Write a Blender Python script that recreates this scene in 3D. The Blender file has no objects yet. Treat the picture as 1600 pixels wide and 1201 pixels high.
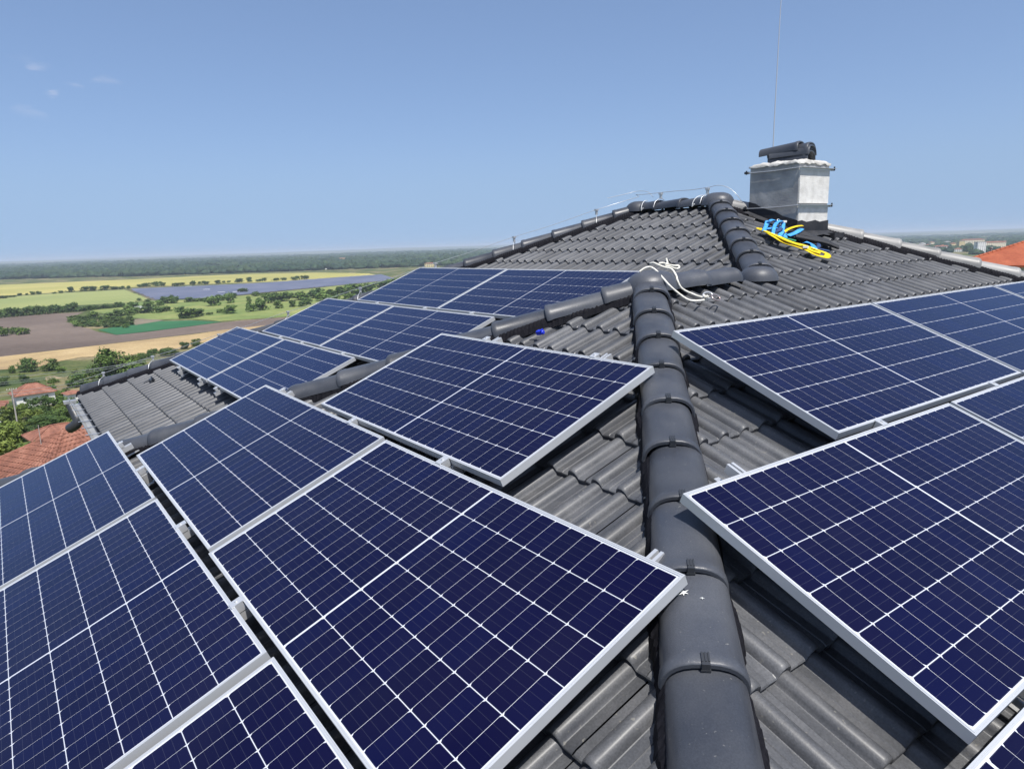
import bpy, bmesh, math, random
import numpy as np
from mathutils import Vector, Matrix

random.seed(11)
rng = np.random.default_rng(11)
scene = bpy.context.scene
COL = scene.collection

# ------------------------------------------------------------------ camera, sky, sun, exposure
CAM = Vector((-4.0326, -3.6214, 0.0148))
cam_right = Vector((0.80597264, -0.59109241, -0.03190388))
cam_fwd = Vector((0.57488737, 0.79444753, -0.19585106))
cam_up = cam_right.cross(cam_fwd)
cd = bpy.data.cameras.new('camera')
cam = bpy.data.objects.new('camera', cd)
COL.objects.link(cam)
m = Matrix((cam_right, cam_up, -cam_fwd)).transposed().to_4x4()
m.translation = CAM
cam.matrix_world = m
cd.sensor_fit = 'HORIZONTAL'
cd.sensor_width = 36.0
cd.lens = 1095.1 / 1600.0 * 36.0
cd.clip_start = 0.05
cd.clip_end = 80000.0
scene.camera = cam

SUN_DIR = Vector((-0.08, -0.43, 0.89)).normalized()
SUN_ELEV = math.asin(SUN_DIR.z)
SUN_ROT = math.atan2(SUN_DIR.x, SUN_DIR.y)

world = bpy.data.worlds.new('World')
scene.world = world
world.use_nodes = True
wn = world.node_tree
wn.nodes.clear()
w_out = wn.nodes.new('ShaderNodeOutputWorld')
w_bg = wn.nodes.new('ShaderNodeBackground')
w_sky = wn.nodes.new('ShaderNodeTexSky')
w_sky.sky_type = 'NISHITA'
w_sky.sun_disc = False
w_sky.sun_elevation = SUN_ELEV
w_sky.sun_rotation = SUN_ROT
w_sky.altitude = 100.0
w_sky.air_density = 0.7
w_sky.dust_density = 1.9
w_sky.ozone_density = 5.0
w_bg.inputs['Strength'].default_value = 0.13
# a few thin scraps of cloud, low in one part of the sky
w_tc = wn.nodes.new('ShaderNodeTexCoord')
w_dot = wn.nodes.new('ShaderNodeVectorMath'); w_dot.operation = 'DISTANCE'
w_scale = wn.nodes.new('ShaderNodeVectorMath'); w_scale.operation = 'MULTIPLY'
w_scale.inputs[1].default_value = (1.0, 1.0, 2.6)
cdir = (cam_fwd + cam_right * ((85 - 800) / 1095.1) - cam_up * ((140 - 600.5) / 1095.1)).normalized()
w_dot.inputs[1].default_value = (cdir.x, cdir.y, cdir.z * 2.6)
w_ramp = wn.nodes.new('ShaderNodeMapRange'); w_ramp.interpolation_type = 'SMOOTHSTEP'
w_ramp.inputs[1].default_value = 0.095; w_ramp.inputs[2].default_value = 0.02
w_noise = wn.nodes.new('ShaderNodeTexNoise')
w_noise.inputs['Scale'].default_value = 26.0; w_noise.inputs['Detail'].default_value = 5.0
w_nr = wn.nodes.new('ShaderNodeMapRange'); w_nr.interpolation_type = 'SMOOTHSTEP'
w_nr.inputs[1].default_value = 0.52; w_nr.inputs[2].default_value = 0.72
w_mul = wn.nodes.new('ShaderNodeMath'); w_mul.operation = 'MULTIPLY'
w_mul2 = wn.nodes.new('ShaderNodeMath'); w_mul2.operation = 'MULTIPLY'; w_mul2.inputs[1].default_value = 0.42
w_mix = wn.nodes.new('ShaderNodeMix'); w_mix.data_type = 'RGBA'
w_mix.inputs[7].default_value = (4.6, 4.6, 5.2, 1)
L = wn.links.new
L(w_tc.outputs['Generated'], w_scale.inputs[0])
L(w_scale.outputs[0], w_dot.inputs[0])
L(w_dot.outputs['Value'], w_ramp.inputs[0])
L(w_scale.outputs[0], w_noise.inputs['Vector'])
L(w_noise.outputs[0], w_nr.inputs[0])
L(w_ramp.outputs[0], w_mul.inputs[0]); L(w_nr.outputs[0], w_mul.inputs[1])
L(w_mul.outputs[0], w_mul2.inputs[0])
L(w_mul2.outputs[0], w_mix.inputs[0])
# soften the sky's contrast towards the horizon, as a hazy summer day does
w_s1 = wn.nodes.new('ShaderNodeVectorMath'); w_s1.operation = 'SCALE'; w_s1.inputs['Scale'].default_value = 0.2
w_gm = wn.nodes.new('ShaderNodeGamma'); w_gm.inputs['Gamma'].default_value = 0.65
w_s2 = wn.nodes.new('ShaderNodeVectorMath'); w_s2.operation = 'MULTIPLY'; w_s2.inputs[1].default_value = (3.56, 3.98, 4.62)
# the lowest few degrees repeat the sky just above them (no dark band at the horizon)
w_sx = wn.nodes.new('ShaderNodeSeparateXYZ'); w_mx = wn.nodes.new('ShaderNodeMath'); w_mx.operation = 'SMOOTH_MAX'
w_mx.inputs[1].default_value = 0.085; w_mx.inputs[2].default_value = 0.06
w_cx = wn.nodes.new('ShaderNodeCombineXYZ')
L(w_tc.outputs['Generated'], w_sx.inputs[0]); L(w_sx.outputs[2], w_mx.inputs[0])
L(w_sx.outputs[0], w_cx.inputs[0]); L(w_sx.outputs[1], w_cx.inputs[1]); L(w_mx.outputs[0], w_cx.inputs[2])
L(w_cx.outputs[0], w_sky.inputs['Vector'])
L(w_sky.outputs[0], w_s1.inputs[0]); L(w_s1.outputs[0], w_gm.inputs['Color']); L(w_gm.outputs[0], w_s2.inputs[0])
L(w_s2.outputs[0], w_mix.inputs[6])
L(w_mix.outputs[2], w_bg.inputs['Color'])
L(w_bg.outputs[0], w_out.inputs['Surface'])

sd = bpy.data.lights.new('sun', 'SUN')
sd.energy = 4.4
sd.angle = math.radians(0.53)
sd.color = (1.0, 0.955, 0.89)
sun = bpy.data.objects.new('sun', sd)
COL.objects.link(sun)
sun.rotation_euler = SUN_DIR.to_track_quat('Z', 'Y').to_euler()
sun.location = (20, -60, 120)

scene.view_settings.view_transform = 'Standard'
scene.view_settings.look = 'None'
scene.view_settings.exposure = 0.38
scene.view_settings.gamma = 1.0
scene.view_settings.use_curve_mapping = False
scene.cycles.use_denoising = True
scene.cycles.max_bounces = 8
scene.cycles.volume_bounces = 0

# ------------------------------------------------------------------ helpers
def tag(o, label=None, cat=None, group=None, kind=None):
    if label: o['label'] = label
    if cat: o['category'] = cat
    if group: o['group'] = group
    if kind: o['kind'] = kind
    return o

def empty(name, mat=None, label=None, cat=None, group=None):
    o = bpy.data.objects.new(name, None)
    COL.objects.link(o)
    o.empty_display_size = 0.1
    if mat is not None:
        o.matrix_world = mat
    return tag(o, label, cat, group)

def mesh_data(name, verts, faces, mat=None, smooth=False):
    me = bpy.data.meshes.new(name)
    me.from_pydata([tuple(v) for v in verts], [], [tuple(f) for f in faces])
    if mat: me.materials.append(mat)
    if smooth is True:
        me.polygons.foreach_set('use_smooth', [True] * len(me.polygons))
    elif smooth:
        me.polygons.foreach_set('use_smooth', list(smooth))
    me.update()
    return me

def add(name, me, parent=None, mat=None):
    """link one mesh object; mat is its matrix in the parent's space"""
    o = bpy.data.objects.new(name, me)
    COL.objects.link(o)
    if parent: o.parent = parent
    if mat is not None: o.matrix_local = mat
    return o

def obj(name, verts, faces, material, parent=None, mat=None, smooth=False):
    return add(name, mesh_data(name, verts, faces, material, smooth), parent, mat)

class MB:
    """collects shapes that make up ONE part"""
    def __init__(self): self.v = []; self.f = []; self.s = []
    def raw(self, v, f, smooth=False):
        n = len(self.v)
        self.v += [tuple(x) for x in v]
        self.f += [tuple(i + n for i in q) for q in f]
        self.s += [smooth] * len(f)
        return self
    def box(self, lo, hi, M=None):
        x0, y0, z0 = lo; x1, y1, z1 = hi
        v = [Vector(p) for p in ((x0,y0,z0),(x1,y0,z0),(x1,y1,z0),(x0,y1,z0),(x0,y0,z1),(x1,y0,z1),(x1,y1,z1),(x0,y1,z1))]
        if M is not None: v = [M @ p for p in v]
        return self.raw(v, ((0,3,2,1),(4,5,6,7),(0,1,5,4),(1,2,6,5),(2,3,7,6),(3,0,4,7)))
    def tube(self, pts, r, n=8, closed=False, flat=None, caps=True, up=None):
        """round (or flattened) tube through points; flat=(a,b) half-widths for a ribbon"""
        pts = [Vector(p) for p in pts]
        N = len(pts); rings = []
        prev = None
        for i, p in enumerate(pts):
            a = pts[(i - 1) % N] if (closed or i > 0) else p
            b = pts[(i + 1) % N] if (closed or i < N - 1) else p
            t = (b - a)
            t = t.normalized() if t.length > 1e-9 else Vector((0, 0, 1))
            ref = Vector(up) if up is not None else (prev if prev is not None else (Vector((0, 0, 1)) if abs(t.z) < 0.9 else Vector((1, 0, 0))))
            u = ref - t * ref.dot(t)
            if u.length < 1e-4: u = t.orthogonal()
            u.normalize(); w = t.cross(u)
            if up is None: prev = u
            rr = r[i] if isinstance(r, (list, tuple)) else r
            ra, rb = flat if flat else (rr, rr)
            rings.append([p + u * (rb * math.sin(2*math.pi*k/n)) + w * (ra * math.cos(2*math.pi*k/n)) for k in range(n)])
        v = [q for ring in rings for q in ring]
        f = []
        for i in range(N if closed else N - 1):
            j = (i + 1) % N
            for k in range(n):
                k2 = (k + 1) % n
                f.append((i*n+k, i*n+k2, j*n+k2, j*n+k))
        self.raw(v, f, True)
        if caps and not closed:
            self.raw(rings[0], [tuple(range(n))[::-1]]); self.raw(rings[-1], [tuple(range(n))])
        return self
    def build(self, name, material, parent=None, mat=None):
        return obj(name, self.v, self.f, material, parent, mat, self.s)

def curve_pts(pts, sub=6, closed=False):
    """Catmull-Rom through points"""
    P = [Vector(p) for p in pts]; n = len(P); out = []
    rngi = range(n) if closed else range(n - 1)
    for i in rngi:
        p0 = P[(i-1) % n] if (closed or i > 0) else P[i]
        p1 = P[i]; p2 = P[(i+1) % n]
        p3 = P[(i+2) % n] if (closed or i < n-2) else p2
        for k in range(sub):
            t = k / sub
            out.append(0.5*((2*p1) + (p2-p0)*t + (2*p0-5*p1+4*p2-p3)*t*t + (3*p1-p0-3*p2+p3)*t**3))
    if not closed: out.append(P[-1])
    return out

# ------------------------------------------------------------------ materials
def mat_new(name):
    M = bpy.data.materials.new(name); M.use_nodes = True
    nt = M.node_tree
    b = nt.nodes['Principled BSDF']
    return M, nt, b

def simple(name, rgb, rough=0.6, metal=0.0, spec=0.5, coat=0.0):
    M, nt, b = mat_new(name)
    b.inputs['Base Color'].default_value = (*rgb, 1)
    b.inputs['Roughness'].default_value = rough
    b.inputs['Metallic'].default_value = metal
    b.inputs['Specular IOR Level'].default_value = spec
    b.inputs['Coat Weight'].default_value = coat
    return M

def noisy(name, c0, c1, scale=8.0, detail=4.0, rough=(0.5, 0.7), bump=0.0, bump_scale=80.0, coord='Object', rand=0.0, spec=0.5, metal=0.0, c2=None, fine=None, stretch=(1, 1, 1), specks=None):
    """two- or three-tone noise colour + roughness + bump; rand = per-object brightness spread"""
    M, nt, b = mat_new(name)
    N = nt.nodes.new; K = nt.links.new
    tc = N('ShaderNodeTexCoord')
    mp = N('ShaderNodeMapping'); mp.inputs['Scale'].default_value = stretch
    info = N('ShaderNodeObjectInfo')
    off = N('ShaderNodeVectorMath'); off.operation = 'MULTIPLY_ADD'
    off.inputs[1].default_value = (37.0, 17.0, 23.0) if rand else (0, 0, 0)
    K(tc.outputs[coord], mp.inputs['Vector'])
    K(info.outputs['Random'], off.inputs[0]); K(mp.outputs[0], off.inputs[2])
    no = N('ShaderNodeTexNoise'); no.inputs['Scale'].default_value = scale; no.inputs['Detail'].default_value = detail
    K(off.outputs[0], no.inputs['Vector'])
    r = N('ShaderNodeValToRGB')
    r.color_ramp.elements[0].position = 0.33; r.color_ramp.elements[1].position = 0.68
    r.color_ramp.elements[0].color = (*c0, 1); r.color_ramp.elements[1].color = (*c1, 1)
    if c2:
        e = r.color_ramp.elements.new(0.5); e.color = (*c2, 1)
    K(no.outputs[0], r.inputs[0])
    colour = r.outputs[0]
    if fine:
        n2 = N('ShaderNodeTexNoise'); n2.inputs['Scale'].default_value = fine[0]; n2.inputs['Detail'].default_value = 2
        K(off.outputs[0], n2.inputs['Vector'])
        mr2 = N('ShaderNodeMapRange'); mr2.inputs[1].default_value = 0.3; mr2.inputs[2].default_value = 0.7
        mr2.inputs[3].default_value = 1 - fine[1]; mr2.inputs[4].default_value = 1 + fine[1]
        K(n2.outputs[0], mr2.inputs[0])
        mm = N('ShaderNodeVectorMath'); mm.operation = 'SCALE'
        K(colour, mm.inputs[0]); K(mr2.outputs[0], mm.inputs['Scale']); colour = mm.outputs[0]
    if specks:
        n3 = N('ShaderNodeTexNoise'); n3.inputs['Scale'].default_value = specks[0]; n3.inputs['Detail'].default_value = 1
        n4 = N('ShaderNodeTexNoise'); n4.inputs['Scale'].default_value = specks[0] * 0.12; n4.inputs['Detail'].default_value = 3
        K(off.outputs[0], n3.inputs['Vector']); K(off.outputs[0], n4.inputs['Vector'])
        m3 = N('ShaderNodeMapRange'); m3.inputs[1].default_value = specks[1]; m3.inputs[2].default_value = specks[1] + 0.04
        m4 = N('ShaderNodeMapRange'); m4.inputs[1].default_value = 0.40; m4.inputs[2].default_value = 0.66
        mm4 = N('ShaderNodeMath'); mm4.operation = 'MULTIPLY'
        K(n3.outputs[0], m3.inputs[0]); K(n4.outputs[0], m4.inputs[0]); K(m3.outputs[0], mm4.inputs[0]); K(m4.outputs[0], mm4.inputs[1])
        mx3 = N('ShaderNodeMix'); mx3.data_type = 'RGBA'; mx3.inputs[7].default_value = (*specks[2], 1)
        K(mm4.outputs[0], mx3.inputs[0]); K(colour, mx3.inputs[6]); colour = mx3.outputs[2]
    if rand:
        mr = N('ShaderNodeMapRange'); mr.inputs[3].default_value = 1 - rand; mr.inputs[4].default_value = 1 + rand
        K(info.outputs['Random'], mr.inputs[0])
        ms = N('ShaderNodeVectorMath'); ms.operation = 'SCALE'
        K(colour, ms.inputs[0]); K(mr.outputs[0], ms.inputs['Scale']); colour = ms.outputs[0]
    K(colour, b.inputs['Base Color'])
    rr = N('ShaderNodeMapRange'); rr.inputs[1].default_value = 0.3; rr.inputs[2].default_value = 0.7
    rr.inputs[3].default_value = rough[0]; rr.inputs[4].default_value = rough[1]
    K(no.outputs[0], rr.inputs[0]); K(rr.outputs[0], b.inputs['Roughness'])
    b.inputs['Specular IOR Level'].default_value = spec
    b.inputs['Metallic'].default_value = metal
    if bump:
        nb = N('ShaderNodeTexNoise'); nb.inputs['Scale'].default_value = bump_scale; nb.inputs['Detail'].default_value = 3
        K(off.outputs[0], nb.inputs['Vector'])
        bp = N('ShaderNodeBump'); bp.inputs['Strength'].default_value = 1.0; bp.inputs['Distance'].default_value = bump
        K(nb.outputs[0], bp.inputs['Height']); K(bp.outputs[0], b.inputs['Normal'])
    return M

def leaf_mat(name, c0, c1, rand=0.25):
    M = noisy(name, c0, c1, scale=0.55, detail=3, rough=(0.5, 0.65), rand=rand, spec=0.25)
    nt = M.node_tree; b = nt.nodes['Principled BSDF']
    b.inputs['Transmission Weight'].default_value = 0.0
    return M

M_TILE = noisy('dark_concrete_tile', (0.054, 0.057, 0.065), (0.098, 0.100, 0.107), scale=6, detail=7, rough=(0.5, 0.68), bump=0.0008, bump_scale=240, rand=0.22, spec=0.5, fine=(160, 0.2), c2=(0.071, 0.074, 0.081), specks=(60, 0.69, (0.17, 0.165, 0.15)))
M_TILE.node_tree.nodes['Principled BSDF'].inputs['Coat Weight'].default_value = 0.25
M_TILE.node_tree.nodes['Principled BSDF'].inputs['Coat Roughness'].default_value = 0.33
M_CAP = noisy('dark_ridge_tile', (0.045, 0.050, 0.063), (0.072, 0.077, 0.089), scale=5, detail=6, rough=(0.34, 0.50), bump=0.0005, bump_scale=260, rand=0.16, spec=0.42, fine=(200, 0.12), specks=(95, 0.72, (0.19, 0.19, 0.185)))
M_CAPPALE = noisy('pale_grey_ridge_tile', (0.20, 0.20, 0.195), (0.28, 0.275, 0.265), scale=6, rough=(0.4, 0.55), bump=0.0004, bump_scale=220, rand=0.12)
M_CLIP = simple('dark_plastic_clip', (0.034, 0.037, 0.043), 0.4)
M_MESHSTRIP = noisy('black_pleated_foil', (0.006, 0.006, 0.009), (0.012, 0.012, 0.016), scale=60, rough=(0.7, 0.85), spec=0.15)
M_FLASH = noisy('black_bitumen', (0.012, 0.013, 0.017), (0.03, 0.031, 0.036), scale=8, rough=(0.6, 0.85), bump=0.002, bump_scale=40)
M_ALU = noisy('anodised_aluminium', (0.53, 0.55, 0.575), (0.57, 0.585, 0.605), scale=1.2, detail=2, rough=(0.36, 0.42), metal=0.35, spec=0.5)
M_RAIL = simple('mill_aluminium', (0.68, 0.69, 0.70), 0.35, 0.55)
M_STEEL = simple('galvanised_steel', (0.62, 0.63, 0.64), 0.38, 0.6)
M_BACK = simple('white_backsheet', (0.58, 0.60, 0.66), 0.5, coat=1.0)
M_BACK.node_tree.nodes['Principled BSDF'].inputs['Coat Roughness'].default_value = 0.07
M_PLASTIC_DARK = simple('black_underside', (0.02, 0.02, 0.022), 0.6)

def cell_material():
    M, nt, b = mat_new('monocrystalline_cell')
    N = nt.nodes.new; K = nt.links.new
    info = N('ShaderNodeObjectInfo')
    ramp = N('ShaderNodeValToRGB')
    ramp.color_ramp.elements[0].color = (0.0029, 0.0027, 0.0225, 1)
    ramp.color_ramp.elements[1].color = (0.0031, 0.0036, 0.0310, 1)
    e = ramp.color_ramp.elements.new(0.55); e.color = (0.0036, 0.0030, 0.0250, 1)
    K(info.outputs['Random'], ramp.inputs[0])
    tc = N('ShaderNodeTexCoord'); sep = N('ShaderNodeSeparateXYZ')
    K(tc.outputs['Object'], sep.inputs[0])
    # printed silver wires, running along the long side of the panel
    mu = N('ShaderNodeMath'); mu.operation = 'MULTIPLY'; mu.inputs[1].default_value = 1 / 0.0312
    fr = N('ShaderNodeMath'); fr.operation = 'FRACT'
    sb = N('ShaderNodeMath'); sb.operation = 'SUBTRACT'; sb.inputs[1].default_value = 0.5
    ab = N('ShaderNodeMath'); ab.operation = 'ABSOLUTE'
    lt = N('ShaderNodeMath'); lt.operation = 'LESS_THAN'; lt.inputs[1].default_value = 0.014
    ml = N('ShaderNodeMath'); ml.operation = 'MULTIPLY'; ml.inputs[1].default_value = 0.10
    K(sep.outputs['Y'], mu.inputs[0]); K(mu.outputs[0], fr.inputs[0]); K(fr.outputs[0], sb.inputs[0])
    K(sb.outputs[0], ab.inputs[0]); K(ab.outputs[0], lt.inputs[0]); K(lt.outputs[0], ml.inputs[0])
    mx = N('ShaderNodeMix'); mx.data_type = 'RGBA'
    mx.inputs[7].default_value = (0.30, 0.32, 0.40, 1)
    K(ml.outputs[0], mx.inputs[0]); K(ramp.outputs[0], mx.inputs[6])
    # a thin uneven film of dust, laid over the whole panel
    ge = N('ShaderNodeNewGeometry'); nd = N('ShaderNodeTexNoise'); nd.inputs['Scale'].default_value = 2.6; nd.inputs['Detail'].default_value = 6
    K(ge.outputs['Position'], nd.inputs['Vector'])
    md = N('ShaderNodeMapRange'); md.inputs[1].default_value = 0.35; md.inputs[2].default_value = 0.75; md.inputs[3].default_value = 0.0; md.inputs[4].default_value = 0.011
    K(nd.outputs[0], md.inputs[0])
    mxd = N('ShaderNodeMix'); mxd.data_type = 'RGBA'; mxd.inputs[7].default_value = (0.30, 0.31, 0.34, 1)
    K(md.outputs[0], mxd.inputs[0]); K(mx.outputs[2], mxd.inputs[6])
    K(mxd.outputs[2], b.inputs['Base Color'])
    mrr = N('ShaderNodeMapRange'); mrr.inputs[1].default_value = 0.3; mrr.inputs[2].default_value = 0.7; mrr.inputs[3].default_value = 0.05; mrr.inputs[4].default_value = 0.14
    K(nd.outputs[0], mrr.inputs[0]); K(mrr.outputs[0], b.inputs['Coat Roughness'])
    b.inputs['Sheen Weight'].default_value = 0.50
    b.inputs['Sheen Roughness'].default_value = 0.32
    b.inputs['Sheen Tint'].default_value = (0.27, 0.50, 1.0, 1)
    b.inputs['Roughness'].default_value = 0.7
    b.inputs['Specular IOR Level'].default_value = 0.0
    b.inputs['Coat Weight'].default_value = 0.75
    b.inputs['Coat Roughness'].default_value = 0.09
    b.inputs['Coat IOR'].default_value = 1.25
    return M
M_CELL = cell_material()

# ------------------------------------------------------------------ ground, fields, hills, water
def smoothstep(a, b, x):
    u = np.clip((x - a) / (b - a), 0, 1)
    return u * u * (3 - 2 * u)
AZ0 = math.atan2(cam_fwd.y, cam_fwd.x)
PLAIN = -48.5
def ground_z(x, y):
    dx = np.asarray(x) - CAM.x; dy = np.asarray(y) - CAM.y
    d = np.hypot(dx, dy)
    a = (AZ0 - np.arctan2(dy, dx) + np.pi) % (2 * np.pi) - np.pi
    w = smoothstep(math.radians(2), math.radians(16), a) * (1 - smoothstep(math.radians(110), math.radians(150), a))
    zl = np.interp(d, [0, 12, 48, 90, 180, 300, 370, 1e6], [-8.5, -8.8, -16.2, -23, -35, -47, PLAIN, PLAIN])
    zr = np.interp(d, [0, 60, 120, 300, 600, 1000, 1e6], [-8.5, -9.5, -14, -30, -44, PLAIN, PLAIN])
    return (1 - w) * zl + w * zr

def field_mat(name, c0, c1, scale, stripes=None, c2=None, fine=None):
    M = noisy(name, c0, c1, scale=scale, detail=6, rough=(0.85, 0.95), spec=0.1, coord='Object', c2=c2, fine=fine)
    if stripes:
        nt = M.node_tree; b = nt.nodes['Principled BSDF']; N = nt.nodes.new; K = nt.links.new
        src = b.inputs['Base Color'].links[0].from_socket
        tc = N('ShaderNodeTexCoord'); mp = N('ShaderNodeMapping'); mp.inputs['Rotation'].default_value = (0, 0, stripes[1])
        wv = N('ShaderNodeTexWave'); wv.inputs['Scale'].default_value = stripes[0]; wv.inputs['Distortion'].default_value = 1.5
        wv.inputs['Detail'].default_value = 3; wv.inputs['Detail Scale'].default_value = 0.4
        K(tc.outputs['Object'], mp.inputs['Vector']); K(mp.outputs[0], wv.inputs['Vector'])
        mr = N('ShaderNodeMapRange'); mr.inputs[3].default_value = 1 - stripes[2]; mr.inputs[4].default_value = 1 + stripes[2]
        K(wv.outputs['Fac'], mr.inputs[0])
        sc = N('ShaderNodeVectorMath'); sc.operation = 'SCALE'
        K(src, sc.inputs[0]); K(mr.outputs[0], sc.inputs['Scale']); K(sc.outputs[0], b.inputs['Base Color'])
    return M

M_GROUND = noisy('grass_and_scrub', (0.050, 0.078, 0.022), (0.27, 0.21, 0.125), scale=0.03, detail=8, rough=(0.85, 0.95), spec=0.1, c2=(0.10, 0.115, 0.04), fine=(0.5, 0.3))

def make_ground():
    rings = [0, 6, 12, 20, 30, 39, 48, 60, 75, 90, 115, 140, 180, 220, 260, 300, 335, 370, 430, 520, 600, 750, 1000, 1400, 2000, 3000, 4500, 7000, 11000, 17000, 26000, 40000]
    n = 180
    v = [(CAM.x, CAM.y, -8.5)]
    for d in rings[1:]:
        for k in range(n):
            a = 2 * math.pi * k / n
            x = CAM.x + d * math.cos(a); y = CAM.y + d * math.sin(a)
            v.append((x, y, float(ground_z(x, y))))
    f = [(0, 1 + k, 1 + (k + 1) % n) for k in range(n)]
    for i in range(len(rings) - 2):
        for k in range(n):
            k2 = (k + 1) % n
            f.append((1 + i*n + k, 1 + (i+1)*n + k, 1 + (i+1)*n + k2, 1 + i*n + k2))
    o = obj('ground', v, f, M_GROUND, smooth=True)
    tag(o, kind='structure')
make_ground()

FIELDS = [
 ('yellow_field', [(-60.9,1903.5),(4.9,1807.9),(115.0,1765.5),(229.7,1721.3),(359.9,1724.8),(496.3,1702.2),(586.6,1531.2),(611.6,1334.3),(573.8,1210.7),(496.4,1177.8),(400.8,1166.4),(348.4,1202.9),(260.3,1258.9),(169.3,1286.5),(78.3,1248.6),(-0.3,1215.9),(-42.7,1202.5),(-220,1180),(-260,1990)],
  field_mat('ripening_cereal', (0.29, 0.275, 0.085), (0.42, 0.37, 0.125), 0.006, (0.03, 0.5, 0.10), c2=(0.345, 0.32, 0.10))),
 ('green_field', [(-200,1160),(-42.1,1181.7),(-0.6,1183.5),(75.8,1213.0),(153.6,1204.7),(144.5,1027.8),(134.4,874.0),(109.0,853.0),(62.9,868.2),(28.9,867.5),(-3.4,855.6),(-33.3,844.5),(-160,815)],
  field_mat('green_cereal', (0.20, 0.24, 0.085), (0.28, 0.30, 0.11), 0.008, (0.04, 0.35, 0.10))),
 ('ploughed_field', [(-110,715),(-30.7,742.7),(-4.4,748.9),(23.8,755.5),(58.1,751.5),(46.8,688.2),(36.9,646.5),(43.0,585.0),(47.5,533.6),(54.8,502.0),(72.0,506.3),(101.7,516.8),(123.2,526.9),(148.5,528.2),(183.8,518.0),(164.9,479.2),(133.3,476.8),(112.3,475.2),(90.8,465.8),(64.7,460.5),(37.4,453.7),(12.7,447.6),(-7.1,442.1),(-22.7,437.2),(-95,418)],
  field_mat('bare_brown_soil', (0.115, 0.088, 0.072), (0.185, 0.145, 0.118), 0.012, (0.06, 1.35, 0.10), c2=(0.145, 0.112, 0.092), fine=(0.3, 0.1))),
 ('stubble_field', [(-95,416),(-22.7,435.7),(-7.1,440.6),(12.6,446.0),(37.2,452.0),(64.4,458.7),(90.4,463.9),(111.8,473.1),(142.1,477.4),(127.5,431.0),(95.7,423.9),(72.9,397.0),(56.6,392.1),(42.2,392.7),(26.6,403.8),(15.2,396.4),(6.8,382.1),(-7.5,387.6),(-21.5,393.0),(-90,372)],
  field_mat('dry_stubble', (0.30, 0.215, 0.115), (0.46, 0.345, 0.185), 0.03, (0.13, 1.2, 0.10), c2=(0.39, 0.285, 0.145), fine=(0.8, 0.12))),
 ('crop_field', [(49.4,550.5),(55.1,504.1),(72.4,508.5),(102.2,519.2),(125.2,531.1),(112.1,565.7),(95.0,581.1),(69.7,570.0)],
  field_mat('lush_green_crop', (0.030, 0.115, 0.050), (0.045, 0.145, 0.062), 0.03, (0.5, 0.9, 0.06))),
 ('fallow_strip', [(70.8,609.4),(74.9,563.3),(95.5,584.0),(88.6,623.7)],
  field_mat('pale_fallow_soil', (0.16, 0.14, 0.10), (0.24, 0.20, 0.14), 0.05)),
 ('meadow', [(105.4,844.2),(134.8,857.3),(185.1,815.0),(261.7,858.9),(320.3,888.6),(484.1,1000.8),(483.6,916.1),(275.4,629.6),(185.7,523.3),(149.3,530.8),(126.1,536.7),(114.0,574.2),(94.8,592.4),(79.9,643.5),(63.1,749.7),(74.7,811.7)],
  field_mat('meadow_grass', (0.13, 0.185, 0.055), (0.27, 0.275, 0.10), 0.022, c2=(0.185, 0.225, 0.07), fine=(0.3, 0.15))),
]
def ragged(poly, step=16.0, amp=1.3):
    r = random.Random(len(poly)); out = []
    for k in range(len(poly)):
        a, b = poly[k], poly[(k + 1) % len(poly)]
        n = max(1, int(math.hypot(b[0]-a[0], b[1]-a[1]) / step))
        for i in range(n):
            t = i / n
            out.append((a[0] + (b[0]-a[0])*t + r.uniform(-amp, amp), a[1] + (b[1]-a[1])*t + r.uniform(-amp, amp)))
    return out
for i, (nm, poly, mt) in enumerate(FIELDS):
    poly = ragged(poly)
    o = obj(nm, [(x, y, PLAIN + 0.06 + 0.03 * i) for x, y in poly], [tuple(range(len(poly)))], mt)
    if sum(poly[k][0]*poly[(k+1) % len(poly)][1] - poly[(k+1) % len(poly)][0]*poly[k][1] for k in range(len(poly))) < 0:
        o.data.flip_normals()
    tag(o, kind='structure')

def dry_bank():
    v = []; f = []; n = 14; r = random.Random(9)
    hh = Vector((cam_fwd.x, cam_fwd.y, 0)).normalized(); rr = Vector((hh.y, -hh.x, 0))
    for j in range(7):
        for i in range(n):
            px = 62 + i * 7.5; t = (px - 800) / 1095.1
            d = 232 + j * 7.0 + 14 * math.sin(i * .7) + r.uniform(-2, 2)
            if j == 6: d = 287 + 3 * math.sin(i * 1.3)
            x = CAM.x + (hh.x + rr.x*t) * d; y = CAM.y + (hh.y + rr.y*t) * d
            v.append((x, y, float(ground_z(x, y)) + 0.25))
    for j in range(6):
        for i in range(n - 1):
            a = j * n + i; f.append((a, a + 1, a + n + 1, a + n))
    o = obj('dry_bank', v, f, field_mat('dry_earth', (0.20, 0.135, 0.085), (0.33, 0.24, 0.15), 0.05, c2=(0.16, 0.15, 0.07), fine=(0.4, 0.2)), smooth=True)
    tag(o, kind='structure')
dry_bank()

M_WATER = simple('lake_water', (0.05, 0.08, 0.09), 0.12)
o = obj('lake', [(x, y, PLAIN + 0.3) for x, y in [(8805.8,4320.8),(7212.6,3445.1),(7141.9,3174.9),(8265.0,3511.6),(10702.2,4674.9),(14347.5,6617.7),(15088.8,7342.1),(12500,6350)]], [tuple(range(8))[::-1]], M_WATER)
tag(o, kind='structure')

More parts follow.
